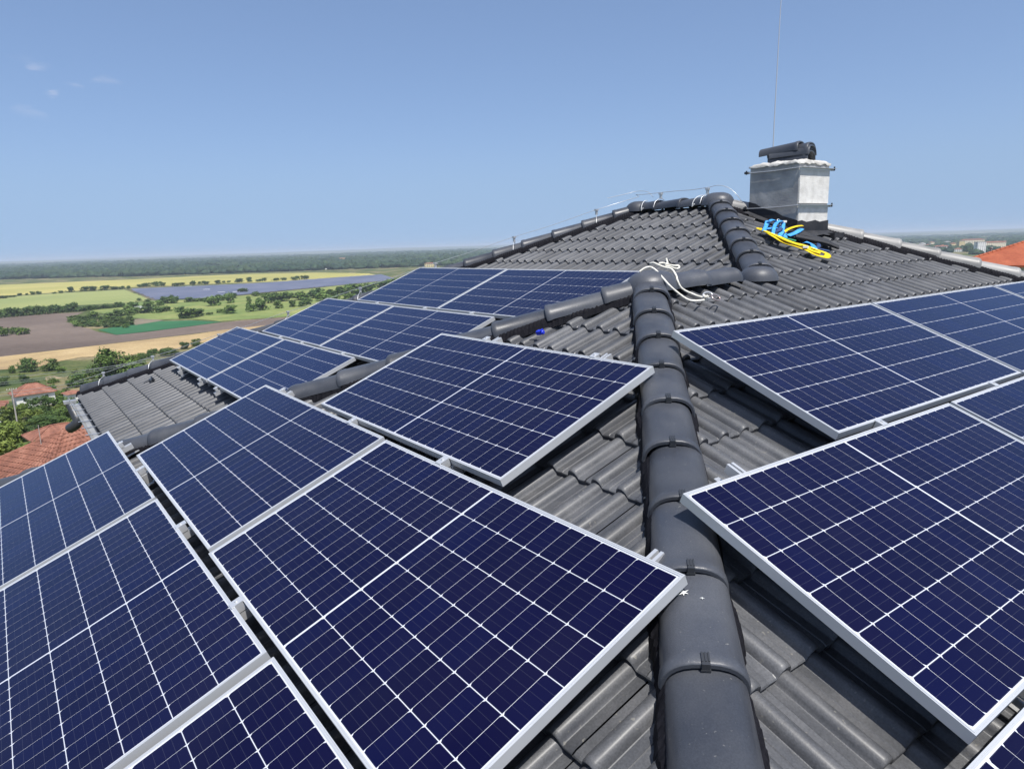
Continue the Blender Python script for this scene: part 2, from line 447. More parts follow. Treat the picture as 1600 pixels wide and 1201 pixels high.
def make_hills():
    M = noisy('far_fields', (0.06, 0.085, 0.04), (0.22, 0.20, 0.10), scale=0.0006, detail=6, rough=(0.9, 0.95), spec=0.1, c2=(0.09, 0.11, 0.05))
    ds = [9000, 10500, 12000, 14000, 16500, 19000, 22000, 25000]
    n = 240; v = []; f = []
    from mathutils import noise
    for i, d in enumerate(ds):
        for k in range(n + 1):
            a = AZ0 + math.radians(75) - math.radians(150) * k / n
            x = CAM.x + d * math.cos(a); y = CAM.y + d * math.sin(a)
            h = 0.5 + 0.5 * noise.noise(Vector((x / 5200, y / 5200, 3.1))) + 0.25 * noise.noise(Vector((x / 1500, y / 1500, 7.7)))
            env = max(0.0, min(1.0, (d - 9000) / 9000))
            v.append((x, y, PLAIN - 1.5 + 58 * h * env + 14 * env))
    for i in range(len(ds) - 1):
        for k in range(n):
            a = i * (n + 1) + k
            f.append((a, a + 1, a + n + 2, a + n + 1))
    me = mesh_data('hills', v, f, M, True)
    o = add('hills', me); tag(o, kind='structure')
make_hills()

# ------------------------------------------------------------------ trees
M_BARK = noisy('bark', (0.06, 0.045, 0.03), (0.11, 0.085, 0.06), scale=4, rough=(0.8, 0.9), spec=0.1)
M_LEAF = [leaf_mat('dark_green_leaves', (0.050, 0.095, 0.022), (0.095, 0.150, 0.038)),
          leaf_mat('mid_green_leaves', (0.068, 0.120, 0.022), (0.13, 0.195, 0.042)),
          leaf_mat('light_green_leaves', (0.085, 0.130, 0.020), (0.165, 0.205, 0.045))]
M_WOOD = noisy('forest_leaves', (0.014, 0.034, 0.017), (0.046, 0.072, 0.030), scale=0.011, detail=9, rough=(0.6, 0.7), spec=0.15, fine=(0.12, 0.5))

def crown_verts(seed, n_clump, per, leaf):
    """leaf cards gathered in clumps through an uneven crown, unit size, base at z=0"""
    r = np.random.default_rng(seed)
    # lobes
    lobes = [(np.array([0, 0, 0.46]), np.array([0.42, 0.42, 0.46])), (np.array([0, 0, 0.22]), np.array([0.40, 0.40, 0.22]))]
    for k in range(6):
        a = r.uniform(0, 2*np.pi); q = r.uniform(0.14, 0.30)
        lobes.append((np.array([q*np.cos(a), q*np.sin(a), r.uniform(0.28, 0.78)]), np.array([1, 1, 0.9]) * r.uniform(0.17, 0.27)))
    V = []; F = []
    for c in range(n_clump):
        ce, rad = lobes[r.integers(len(lobes))]
        d = r.normal(size=3); d /= np.linalg.norm(d)
        cc = ce + d * rad * r.uniform(0.55, 1.02)
        if cc[2] < 0.03: cc[2] = 0.03 + abs(cc[2]) * 0.4
        for l in range(per):
            p = cc + r.normal(size=3) * 0.035
            nrm = d + r.normal(size=3) * 0.6 + np.array([0, 0, 0.35]); nrm /= np.linalg.norm(nrm)
            t = np.cross(nrm, r.normal(size=3)); t /= np.linalg.norm(t); b = np.cross(nrm, t)
            s = leaf * r.uniform(0.6, 1.3)
            i = len(V)
            V += [p - t*s, p - b*s*0.55, p + t*s, p + b*s*0.55]
            F.append((i, i+1, i+2, i+3))
    return np.array(V), F

CROWNS = {}
for kind, (nc, per, leaf, cnt) in {'fine': (230, 16, 0.036, 4), 'coarse': (120, 9, 0.070, 4)}.items():
    CROWNS[kind] = []
    for s in range(cnt):
        v, f = crown_verts(100 + s + (50 if kind == 'fine' else 0), nc, per, leaf)
        for li in range(3):
            CROWNS[kind].append(None)
        CROWNS[kind][-3:] = [mesh_data('crown', v, f, M_LEAF[li]) for li in range(3)]
def trunk_mesh():
    b = MB()
    b.tube([(0, 0, -0.06), (0.01, 0, 0.15), (0.02, 0.01, 0.35), (0, 0.02, 0.6)], [0.035, 0.028, 0.02, 0.008], n=6)
    b.tube([(0.02, 0.01, 0.28), (0.12, 0.06, 0.48)], [0.014, 0.005], n=5)
    b.tube([(0.015, 0.01, 0.24), (-0.1, -0.07, 0.46)], [0.014, 0.005], n=5)
    return mesh_data('trunk', b.v, b.f, M_BARK, b.s)
TRUNK = trunk_mesh()

def plant_tree(name, x, y, w, h, label, cat, group, kind='coarse', leaf=0, turn=None):
    z = float(ground_z(x, y)) - 0.1
    a = random.uniform(0, 6.28) if turn is None else turn
    M = Matrix.Translation((x, y, z)) @ Matrix.Rotation(a, 4, 'Z') @ Matrix.Diagonal((w * 1.08, w * 1.08, h * 1.05, 1))
    root = empty(name, M, label, cat, group)
    me = CROWNS[kind][3 * random.randrange(4) + leaf]
    add('crown', me, root)
    add('trunk', TRUNK, root)
    return root

NEAR = [
 (3.2,371.7,9.1,6.3,0,'rounded dark green tree just behind the wide red hip roof'),
 (10.4,366.5,8.0,6.3,1,'mid green tree beside another at the edge of the stubble field'),
 (-3.1,371.5,3.1,3.7,1,'small lone bush at the stubble field edge'),
 (25.3,315.6,14.0,11.0,1,'broad tree at one end of the big green clump by the stubble field'),
 (30.4,307.3,15.0,12.6,1,'tallest tree of the big green clump by the stubble field'),
 (35.6,312.5,11.0,9.2,2,'smaller tree closing the big green clump next to the roof'),
 (48.5,374.1,5.0,3.1,0,'low bush standing just past the big green clump'),
 (52.9,375.0,4.4,4.4,0,'upright small bush over the dark roof edge'),
 (59.3,373.9,7.6,4.1,0,'wide low bush by the reddish patch behind the roof'),
 (64.4,377.3,5.1,3.2,0,'little bush beside the wide low bush behind the roof'),
 (72.1,394.5,5.4,4.0,0,'dark bush right above the corner of the lowest solar panel'),
 (79.7,403.4,6.3,3.8,0,'farthest bush of the stubble edge, half behind the panel'),
 (16.7,304.4,7.3,5.3,1,'green shrub below the dry bank between red roof and clump'),
 (14.8,298.7,6.2,5.7,0,'green shrub directly above the flat grey garden roofs'),
 (-6.9,330.2,5.0,4.0,0,'shrub at the picture edge beside the wide red hip roof'),
 (-1.7,240.6,5.6,5.9,0,'dark tree below the wide red hip roof, beside the pole'),
 (1.6,238.2,5.9,5.9,0,'dark dense garden tree under the pale cottage wall'),
 (5.1,261.4,4.9,4.5,1,'garden tree against the orange lean-to roof'),
 (0.0,198.8,6.8,4.7,0,'bushy tree in the middle of the gardens, by the pole'),
 (3.9,209.9,5.0,4.0,1,'rounded shrub in the gardens under the orange lean-to'),
 (-6.1,189.6,4.4,4.4,2,'yellow-green bush at the picture edge behind the pole'),
 (-4.1,196.0,3.6,3.9,2,'light green bush at the foot of the utility pole'),
 (0.3,163.2,5.9,2.8,0,'low dark hedge shrub above the near red roof'),
 (3.6,178.7,5.7,3.1,1,'spreading bush above the near red roof'),
 (5.3,184.2,4.1,3.8,2,'light green bush by the dark flue pipe'),
 (7.3,204.5,3.3,3.9,1,'narrow green bush behind the dark flue pipe'),
 (-6.1,115.3,4.5,4.5,2,'yellow-green tree at the picture edge beside the near red roof'),
 (-5.0,135.8,4.2,4.2,2,'yellow-green tree between the small and the near red roof'),
 (-6.8,88.7,2.6,2.6,1,'small bush in the corner below the near red roof'),
 (1.7,310.1,6.2,3.8,0,'flat dark shrub beneath the eaves of the wide red hip roof'),
 (13.9,354.1,4.4,2.8,1,'small shrub on the dry bank'),
 (56.2,389.4,5.2,2.6,0,'lowest bush on the stubble edge'),
 (9.8,263.9,3.8,2.9,1,'small shrub beside the grey garden roofs'),
]
GR = random.Random(21)
for k in range(95):
    dd_ = GR.uniform(78, 300) if k > 25 else GR.uniform(60, 120)
    tt_ = (GR.uniform(-40, 240) - 800) / 1095.1
    h_ = Vector((cam_fwd.x, cam_fwd.y, 0)).normalized(); r_ = Vector((h_.y, -h_.x, 0))
    x_ = CAM.x + (h_.x + r_.x * tt_) * dd_; y_ = CAM.y + (h_.y + r_.y * tt_) * dd_
    if any(math.hypot(x_ - a, y_ - b) < c for a, b, c in ((-1.2, 53, 9), (0.2, 108, 6), (-.6, 236, 9), (-10.5, 200, 8), (9.3, 225, 4), (15.5, 222, 5), (9.6, 168, 5), (13.2, 190, 6))): continue
    s_ = GR.uniform(1.6, 4.2) * (0.75 if dd_ < 120 else 1)
    NEAR.append((x_, y_, s_ * GR.uniform(1.0, 1.6), s_, GR.choice([0, 1, 1, 2, 2]), None))
for x, y, w, h, li, lab in NEAR:
    if lab is None:
        plant_tree('garden_bush', x, y, w, h, 'leafy bush filling the gardens between the red roofs', 'bush', 'bushes filling the gardens', 'fine', li); continue
    plant_tree('garden_tree', x, y, w, h, lab, 'tree', 'trees in the gardens below the roof', 'fine', li)
MID = [(-3.9,565.1,6.7,5.9),(1.1,574.3,4.3,4.3),(5.1,564.3,5.1,4.7),(8.7,565.2,4.3,3.9),(59.2,663.2,9.5,5.3),(54.5,661.5,5.2,3.7),(67.2,652.5,8.4,4.2),(77.0,664.1,9.6,5.4),(82.9,664.8,9.7,5.4),(92.2,678.9,8.9,5.0),(99.6,678.0,11.2,5.0),(105.8,669.4,8.9,5.0),(114.6,676.1,10.2,4.5),(121.3,656.9,7.8,4.4),(114.7,588.5,13.0,7.0),(124.2,599.6,10.3,5.6),(109.8,587.4,6.0,4.0),(98.8,740.9,9.6,6.6),(91.8,729.3,7.1,4.7),(111.3,733.7,12.1,6.0),(124.4,761.5,7.6,5.7),(137.4,794.1,13.2,6.6),(142.1,786.7,9.2,7.9),(157.2,791.2,9.4,4.7),(167.5,789.3,13.5,3.4),(161.8,704.8,13.4,8.5),(185.3,775.5,10.8,6.1),(181.8,724.7,8.9,9.5),(206.1,804.7,8.5,5.6),(148.9,599.5,10.5,6.8),(199.5,723.8,5.1,5.8),(166.3,602.4,8.1,7.5),(177.4,605.7,10.9,8.7),(203.6,703.7,5.0,4.4),(207.2,684.9,9.9,8.7),(193.4,612.7,7.8,6.7),(224.1,698.5,16.6,7.7),(206.2,615.1,5.7,5.7),(243.0,696.6,15.5,7.8),(213.6,614.9,9.1,4.6),(237.8,881.3,10.9,6.2),(145.0,614.1,6.4,3.2),(133.8,603.2,5.2,2.1),(261.8,711.2,13.3,8.0),(253.9,664.5,13.8,8.8),(286.1,719.3,13.7,6.9),(301.0,728.8,15.4,8.4),(316.5,738.6,18.6,10.0),(309.1,696.7,17.7,10.9),(344.3,748.2,17.7,8.8),(394.6,817.9,21.2,7.3),(225.6,631.4,9.4,5.9),(244.7,740.0,12.2,6.1),(235.9,754.8,11.0,5.5),(232.6,777.0,9.8,4.9),(232.6,812.1,10.1,5.1),(290.2,766.7,11.6,6.5),(421.0,849.0,15.3,8.5),(276.8,655.6,11.4,5.7),(255.1,635.4,10.9,6.1),(314.7,669.7,12.0,6.6)]
HEDGE_LINE = [(2.6,1147.0,11.9,3.4),(9.8,1165.7,8.6,2.6),(15.6,1166.5,4.3,2.6),(22.2,1199.4,7.2,3.6),(30.7,1207.7,4.5,2.7),(38.2,1206.3,7.3,4.5),(45.0,1206.1,7.3,4.6),(63.0,1198.2,5.5,2.7),(71.5,1208.0,6.5,3.7),(83.9,1224.6,11.3,7.6),(103.2,1229.6,13.4,6.7),(113.5,1224.1,11.5,6.7),(128.6,1223.9,15.5,6.8),(141.9,1227.8,11.7,4.9),(151.8,1223.6,9.8,4.9),(160.3,1222.1,6.9,4.9),(186.9,1267.4,14.4,5.2),(194.6,1268.9,12.4,6.2),(210.2,1272.1,14.7,7.3),(218.9,1272.2,8.4,5.3),(230.0,1229.5,12.3,5.1),(243.2,1257.3,10.5,4.2),(258.7,1242.4,10.5,6.3),(270.6,1255.9,6.4,4.3),(277.3,1240.8,12.7,5.3),(296.7,1237.7,10.7,5.3),(309.4,1251.3,6.5,3.3),(317.5,1254.4,6.5,3.3),(332.1,1242.1,15.2,6.5),(346.1,1231.3,9.8,7.6),(359.4,1222.0,10.9,4.4),(372.7,1237.2,8.9,5.5),(387.5,1224.7,13.3,4.4),(399.8,1218.4,11.1,4.4),(415.7,1202.8,15.5,6.6),(433.7,1208.6,13.4,6.7),(123.6,875.5,5.7,2.9),(126.3,840.3,5.5,2.8)]
TREE_BELT = [(-7.1,748.1,5.0,8.0),(-4.1,748.9,5.0,8.3),(-1.2,749.7,5.0,8.5),(1.8,750.5,5.0,8.8),(4.8,751.3,5.0,8.4),(7.8,752.1,5.1,8.8),(10.9,752.9,5.1,6.8),(14.0,753.7,5.1,7.9),(17.1,754.6,5.1,9.0),(20.2,755.4,5.1,8.3),(23.3,756.2,5.2,9.0),(26.5,757.1,5.2,7.2),(29.7,757.9,5.2,8.0),(32.9,758.8,5.2,7.5),(36.2,759.7,5.3,8.3),(39.5,760.5,5.3,8.4),(42.8,761.4,5.3,7.1),(46.1,762.3,5.3,7.6),(49.4,763.2,5.3,7.8),(52.8,764.1,5.4,9.3),(56.1,763.7,5.4,5.0),(59.4,765.4,5.4,3.9),(62.7,767.1,5.4,5.1),(66.0,768.8,5.5,3.9),(69.3,770.6,5.5,4.8),(72.7,772.3,5.5,3.9),(76.1,774.1,5.5,3.7),(79.5,775.9,5.6,5.3),(83.0,777.7,5.6,4.1),(86.5,779.5,5.6,4.1),(90.1,781.3,5.6,5.6),(93.7,783.2,5.7,5.4)]
ORCHARD = [(41.8,664.5,5.2,3.4),(47.3,662.8,5.2,3.8),(50.9,649.3,5.1,3.7),(55.0,647.9,5.1,3.0),(59.2,643.6,5.1,3.1),(64.1,636.1,5.1,3.5),(67.5,627.3,5.0,3.6),(71.7,620.1,5.0,3.2),(76.3,614.9,5.0,3.7),(40.8,640.7,5.0,3.6),(44.9,633.6,5.0,3.1),(50.4,631.7,5.0,2.8),(53.1,618.5,4.9,2.9),(58.0,611.0,4.9,3.6),(61.8,609.5,4.9,3.2),(66.6,603.9,4.9,3.4),(69.8,592.1,4.8,2.7),(74.6,590.8,4.8,3.0),(40.9,614.1,4.8,3.0),(45.5,609.7,4.8,2.9),(48.9,607.1,4.8,2.7),(52.2,597.4,4.7,3.6),(56.5,595.6,4.8,3.6),(60.6,586.1,4.7,2.8),(64.2,577.1,4.7,3.0),(68.4,576.4,4.7,3.4),(71.1,568.2,4.6,3.3),(39.6,593.8,4.6,3.4),(44.1,586.4,4.6,2.6),(48.1,584.9,4.6,3.3),(51.5,577.1,4.6,3.4),(55.6,566.8,4.5,2.9),(59.0,563.1,4.5,2.9),(62.7,559.7,4.5,2.6),(65.9,550.1,4.5,3.3)]
for x, y, w, h in MID:
    d = math.hypot(x, y)
    lab = ('tree in the scattered groups at the edge of the stubble and soil' if d < 640 and x < 70 else
           'dark green tree standing alone in the open meadow' if d < 740 and x > 120 else
           'tree in the loose clumps between green crop and far solar farm')
    plant_tree('meadow_tree', x, y, w * 1.25, h * 1.15, lab, 'tree', {'tree in': 'trees round the far fields', 'dark gr': 'trees in the open meadow'}.get(lab[:7], 'trees round the far fields') if not lab.startswith('tree in the loose') else 'trees before the solar farm', 'coarse', random.choice([0, 1, 1]))
for x, y, w, h in HEDGE_LINE:
    plant_tree('hedge_tree', x, y, w * 1.2, h * 1.1, 'bush in the broken line along the far edge of yellow field', 'tree', 'bushes along the yellow field', 'coarse', 0)
for x, y, w, h in TREE_BELT:
    plant_tree('belt_tree', x, y, w * 1.45, h, 'tree in the dense dark belt between green field and bare soil', 'tree', 'trees of the dark belt', 'coarse', 0)
for x, y, w, h in ORCHARD:
    plant_tree('orchard_tree', x, y, w * 1.3, h, 'small tree of the orchard rows beside the bright green crop', 'tree', 'orchard trees', 'coarse', random.choice([0, 1]))

def ico(sub=1):
    bm = bmesh.new(); bmesh.ops.create_icosphere(bm, subdivisions=sub, radius=1.0)
    v = np.array([p.co[:] for p in bm.verts]); f = np.array([[q.index for q in t.verts] for t in bm.faces])
    bm.free(); return v, f
def blob_mass(name, spots, material, seed):
    """one mass of far tree crowns: spots = (x, y, z, rx, ry, rz)"""
    r = np.random.default_rng(seed)
    v0, f0 = ico(2)
    spots = np.array(spots); n = len(spots)
    var = []
    for k in range(6):
        s = 1 + 0.22 * r.normal(size=(len(v0), 1))
        var.append(v0 * np.clip(s, 0.6, 1.45))
    V = np.empty((n, len(v0), 3)); 
    pick = r.integers(0, 6, n); ang = r.uniform(0, 6.28, n)
    for i in range(n):
        q = var[pick[i]]; c, s = math.cos(ang[i]), math.sin(ang[i])
        V[i, :, 0] = (q[:, 0]*c - q[:, 1]*s) * spots[i, 3] + spots[i, 0]
        V[i, :, 1] = (q[:, 0]*s + q[:, 1]*c) * spots[i, 4] + spots[i, 1]
        V[i, :, 2] = q[:, 2] * spots[i, 5] + spots[i, 2]
    F = (f0[None] + (np.arange(n) * len(v0))[:, None, None]).reshape(-1, 3)
    me = bpy.data.meshes.new(name)
    me.vertices.add(n * len(v0)); me.vertices.foreach_set('co', V.reshape(-1))
    me.loops.add(F.size); me.loops.foreach_set('vertex_index', F.reshape(-1).astype(np.int32))
    me.polygons.add(len(F)); me.polygons.foreach_set('loop_start', np.arange(0, F.size, 3, dtype=np.int32))
    me.materials.append(material); me.update(calc_edges=True); me.validate()
    return tag(add(name, me), kind='stuff')

def bearing_px(px, depth):
    t = (px - 800) / 1095.1
    h = Vector((cam_fwd.x, cam_fwd.y, 0)).normalized(); rr = Vector((h.y, -h.x, 0))
    return CAM.x + (h.x + rr.x * t) * depth, CAM.y + (h.y + rr.y * t) * depth

def forest():
    r = np.random.default_rng(3); spots = []
    from mathutils import noise
    d = 1640.0
    while d < 7600:
        step = 0.021 * d * (1.0 if d > 1800 else 0.7)
        lat = 0.0125 * d
        px = -110.0
        while px < 780:
            base = np.interp(px, [-110, 0, 200, 400, 600, 700, 780], [1900, 1905, 1790, 1760, 1800, 1800, 1900])
            dd = d + r.uniform(-0.3, 0.3) * step
            x, y = bearing_px(px + r.uniform(-6, 6), dd)
            nz = noise.noise(Vector((x / 420, y / 420, 2.0)))
            thr = -0.55 if dd < 3200 else -0.05
            if px > 440: thr += 0.25 if dd < 2600 else 0
            if dd > base and nz > thr:
                h = r.uniform(8, 14) * (1.25 if dd > 2500 else 1)
                w = lat * r.uniform(0.45, 0.75)
                spots.append((x, y, PLAIN + h * 0.45, w, w * 1.2, h * 0.75))
            px += 1095 * lat / d * r.uniform(0.7, 1.2)
        d += step
    blob_mass('forest', spots, M_WOOD, 8)
    # broken woodland round the town on the other side
    spots = []
    for k in range(950):
        dd = 1150 * (6500 / 1150) ** (r.uniform(0, 1) ** 0.8)
        px = r.uniform(1370, 1720)
        x, y = bearing_px(px, dd)
        if noise.noise(Vector((x / 500, y / 500, 9.0))) < -0.12: continue
        h = r.uniform(5, 11); w = 0.008 * dd * r.uniform(0.6, 1.3)
        spots.append((x, y, float(ground_z(x, y)) + h * 0.4, w, w, h * 0.8))
    blob_mass('town_trees', spots, M_WOOD, 9)
forest()

# ------------------------------------------------------------------ far solar farm
def solar_farm():
    poly = [(155.8,1171.1),(135.9,863.5),(187.9,826.8),(247.8,863.2),(326.0,903.8),(415.9,943.7),(503.8,996.2),(571.9,1180.0),(463.6,1155.2),(387.8,1129.5),(319.8,1106.4),(234.0,1135.7)]
    M = noisy('far_module_glass', (0.085, 0.10, 0.150), (0.14, 0.15, 0.205), scale=0.03, detail=5, rough=(0.3, 0.45), coord='Object')
    b = MB()
    y = 830.0
    while y < 1185:
        xs = []
        for k in range(len(poly)):
            (x0, y0), (x1, y1) = poly[k], poly[(k+1) % len(poly)]
            if (y0 - y) * (y1 - y) < 0: xs.append(x0 + (x1 - x0) * (y - y0) / (y1 - y0))
        xs.sort()
        for a, c in zip(xs[::2], xs[1::2]):
            x = a + random.uniform(1, 6)
            while x < c - 6:
                e = min(c - 3, x + random.choice([46, 60, 60, 75]))
                b.raw([(x, y, PLAIN+0.7), (e, y, PLAIN+0.7), (e, y+3.9, PLAIN+2.5), (x, y+3.9, PLAIN+2.5),
                       (x, y, PLAIN+0.6), (e, y, PLAIN+0.6), (e, y+3.9, PLAIN+2.4), (x, y+3.9, PLAIN+2.4)],
                      [(0,1,2,3), (4,7,6,5), (0,4,5,1), (2,6,7,3)])
                x = e + random.choice([1.5, 1.5, 5])
        y += 6.4
    tag(b.build('solar_farm', M), kind='stuff')
    pg = obj('solar_farm_ground', [(x, yy, PLAIN + 0.30) for x, yy in poly], [tuple(range(len(poly)))], field_mat('dry_grass_under_modules', (0.10, 0.095, 0.085), (0.16, 0.145, 0.11), 0.03))
    tag(pg, kind='structure')
    M_CAB = simple('white_cabin', (0.72, 0.73, 0.74), 0.5)
    for x, yy, lab in ((228.5,1131.1,'white transformer cabin at the far edge of the solar farm'), (223.5,1000.3,'white transformer cabin in the middle of the solar farm'),
                  (218.6,905.5,'longer white cabin at the near edge of the solar farm'), (232.9,893.3,'low white cabin next to the longer cabin of solar farm'),
                  (102.4,735.7,'small white shed among trees near the green crop')):
        t = empty('transformer_cabin', Matrix.Translation((x, yy, PLAIN)), lab, 'cabin', 'white cabins round the solar farm')
        MB().box((-4, -1.5, 0), (4, 1.5, 2.5)).build('cabin_body', M_CAB, t)
        MB().box((-4.2, -1.7, 2.5), (4.2, 1.7, 2.75)).build('roof', M_CAB, t)
        MB().box((-1.0, -1.54, 0.1), (0.2, -1.5, 2.1)).build('door', M_STEEL, t)
solar_farm()

# ------------------------------------------------------------------ far and near buildings
M_PLASTER = {k: noisy(k + '_plaster', c, tuple(min(1, q * 1.15) for q in c), scale=0.8, rough=(0.8, 0.9), spec=0.2) for k, c in
             {'cream': (0.70, 0.62, 0.46), 'white': (0.74, 0.73, 0.70), 'grey': (0.46, 0.46, 0.45), 'yellow': (0.68, 0.56, 0.30), 'orange': (0.50, 0.30, 0.18)}.items()}
M_RED = noisy('red_clay_tile', (0.19, 0.085, 0.06), (0.31, 0.15, 0.105), scale=0.9, detail=6, rough=(0.75, 0.9), spec=0.2, c2=(0.25, 0.11, 0.075), fine=(6, 0.2))
M_REDNEW = noisy('bright_orange_tile', (0.29, 0.075, 0.035), (0.39, 0.115, 0.055), scale=0.7, rough=(0.6, 0.8), spec=0.3, fine=(5, 0.12))
M_WIN = simple('window_glass', (0.03, 0.04, 0.05), 0.08)
M_GREYROOF = noisy('grey_sheet_roof', (0.20, 0.19, 0.18), (0.32, 0.30, 0.28), scale=0.8, rough=(0.7, 0.85))

def block(name, x, y, w, d, h, rot, plaster, roof, storeys, bays, label, cat='building', group=None, roof_h=0.0, far=True):
    """a block with wall, roof and rows of window openings on each long face"""
    z = float(ground_z(x, y)) - 0.3
    t = empty(name, Matrix.Translation((x, y, z)) @ Matrix.Rotation(rot, 4, 'Z'), label, cat, group)
    MB().box((-w/2, -d/2, 0), (w/2, d/2, h)).build('wall', M_PLASTER[plaster], t)
    r = MB(); o = 0.5
    if roof_h > 0:
        k = min(w, d) / 2
        a = (w/2 - k) if w > d else 0; c = (d/2 - k) if d > w else 0
        r.raw([(-w/2-o, -d/2-o, h), (w/2+o, -d/2-o, h), (w/2+o, d/2+o, h), (-w/2-o, d/2+o, h), (-a-.01, -c-.01, h+roof_h), (a+.01, -c-.01, h+roof_h), (a+.01, c+.01, h+roof_h), (-a-.01, c+.01, h+roof_h)],
              [(0,1,5,4), (1,2,6,5), (2,3,7,6), (3,0,4,7), (4,5,6,7), (0,3,2,1)])
    else:
        r.box((-w/2-o*.4, -d/2-o*.4, h), (w/2+o*.4, d/2+o*.4, h+0.5))
    r.build('roof', roof, t)
    wb = MB()
    if storeys:
        sh = h / storeys
        for s in range(storeys):
            for side in (-1, 1):
                for k in range(bays):
                    cx = -w/2 + (k + 0.5) * w / bays
                    yy = side * (d/2 + 0.02)
                    wb.box((cx - 0.19*w/bays, min(yy, yy - side*.1), s*sh + 0.32*sh), (cx + 0.19*w/bays, max(yy, yy - side*.1), s*sh + 0.78*sh))
                xx = side * (w/2 + 0.02)
                wb.box((min(xx, xx - side*.1), -0.2*d, s*sh + 0.32*sh), (max(xx, xx - side*.1), 0.05*d, s*sh + 0.78*sh))
        wo = wb.build('windows', M_WIN, t); wo['kind'] = 'stuff'
    return t

face = AZ0 + math.radians(90)
TOWN = math.radians(-40)
block('apartment_block', 2209.2, 846.1, 60, 14, 20, TOWN, 'cream', M_RED, 6, 14, 'long cream apartment block with red roof behind the round tree', 'apartment block', roof_h=2.5)
block('apartment_block', 1881.5, 744.7, 13, 14, 22, TOWN, 'yellow', M_GREYROOF, 7, 4, 'narrow yellow apartment tower nearest the ridge tiles', 'apartment block')
block('apartment_block', 1616.2, 603.3, 16, 14, 23, TOWN, 'white', M_GREYROOF, 8, 4, 'white grey apartment tower between tree and orange roof', 'apartment block')
block('apartment_block', 1849.1, 663.7, 47, 14, 18, TOWN, 'cream', M_RED, 6, 11, 'cream apartment block with red roof above the orange house', 'apartment block', roof_h=2.5)
block('apartment_block', 1903.1, 668.7, 18, 13, 18, TOWN, 'white', M_GREYROOF, 6, 4, 'white flat-roofed block behind the orange house roof', 'apartment block')
for k in range(26):
    x, y = bearing_px(random.uniform(1425, 1600), random.uniform(1250, 2400))
    block('town_house', x, y, random.uniform(9, 22), 10, random.uniform(6, 13), TOWN + random.uniform(-.4, .4), random.choice(['cream', 'white', 'white', 'yellow']), random.choice([M_RED, M_RED, M_GREYROOF]), 3, 4,
          'pale town house scattered among the trees over the ridge tiles', 'house', 'houses scattered through the far town', roof_h=2.4)
for i, (x, y, w, h) in enumerate([(2296.4,1000.4,11.7,6.8),(2160.6,929.8,10.9,6.4),(2040.9,867.5,10.3,6.0),(2270.2,954.1,11.4,6.6),(2139.1,888.0,10.7,6.2),(2023.3,829.5,10.1,5.9),(2245.3,910.0,11.1,6.5),(2118.7,848.0,10.4,6.1)]):
    block('town_house', x, y, w, 9, h, TOWN + random.uniform(-.3, .3), random.choice(['cream', 'white', 'grey']), random.choice([M_RED, M_RED, M_GREYROOF]), 2, 3,
          'tiny town house in the pale row over the ridge tiles', 'house', 'small houses of the far town', roof_h=2.2)
block('warehouse', 5937.8, 2345.6, 190, 40, 9, face - 0.75, 'white', M_PLASTER['white'], 0, 0, 'long white warehouse far off below the horizon', 'warehouse')
block('tower_block', 1054.5, 2514.4, 26, 18, 20, face + 0.2, 'orange', M_GREYROOF, 6, 7, 'orange and white storey block standing out of the forest', 'building')
block('depot', 828.4, 2002.4, 68, 14, 6.5, face + 0.2, 'grey', M_GREYROOF, 0, 0, 'long low grey depot in front of the orange block', 'building')
block('farm_building', 770.3, 1735.8, 23, 10, 5, face + 0.2, 'yellow', M_PLASTER['yellow'], 0, 0, 'low yellow building beside the long grey depot', 'building')
block('shed', 689.4, 1783.1, 25, 12, 7, face + 0.25, 'white', M_PLASTER['white'], 0, 0, 'bigger white shed at the end of the yellow field', 'shed', roof_h=1.5)
block('shed', 667.5, 1893.6, 24, 11, 5, face + 0.3, 'white', M_PLASTER['white'], 0, 0, 'smaller white shed behind the yellow field', 'shed', roof_h=1.2)
wh = block('works_building', 1350.3, 2252.3, 49, 18, 11, face, 'white', M_PLASTER['white'], 2, 10, 'white works building with thin mast above the tree tops', 'building')
MB().tube([(-14, 0, 11), (-14, 0, 26)], 0.7, n=6).build('mast', M_STEEL, wh)
block('works_building', 873.6, 1536.7, 28, 12, 9, face, 'yellow', M_RED, 2, 6, 'yellow building just above the topmost solar panel', 'building', roof_h=2)
block('works_building', 954.5, 1837.3, 37, 12, 4.5, face, 'cream', M_GREYROOF, 0, 0, 'low pale building beside the yellow one', 'building')

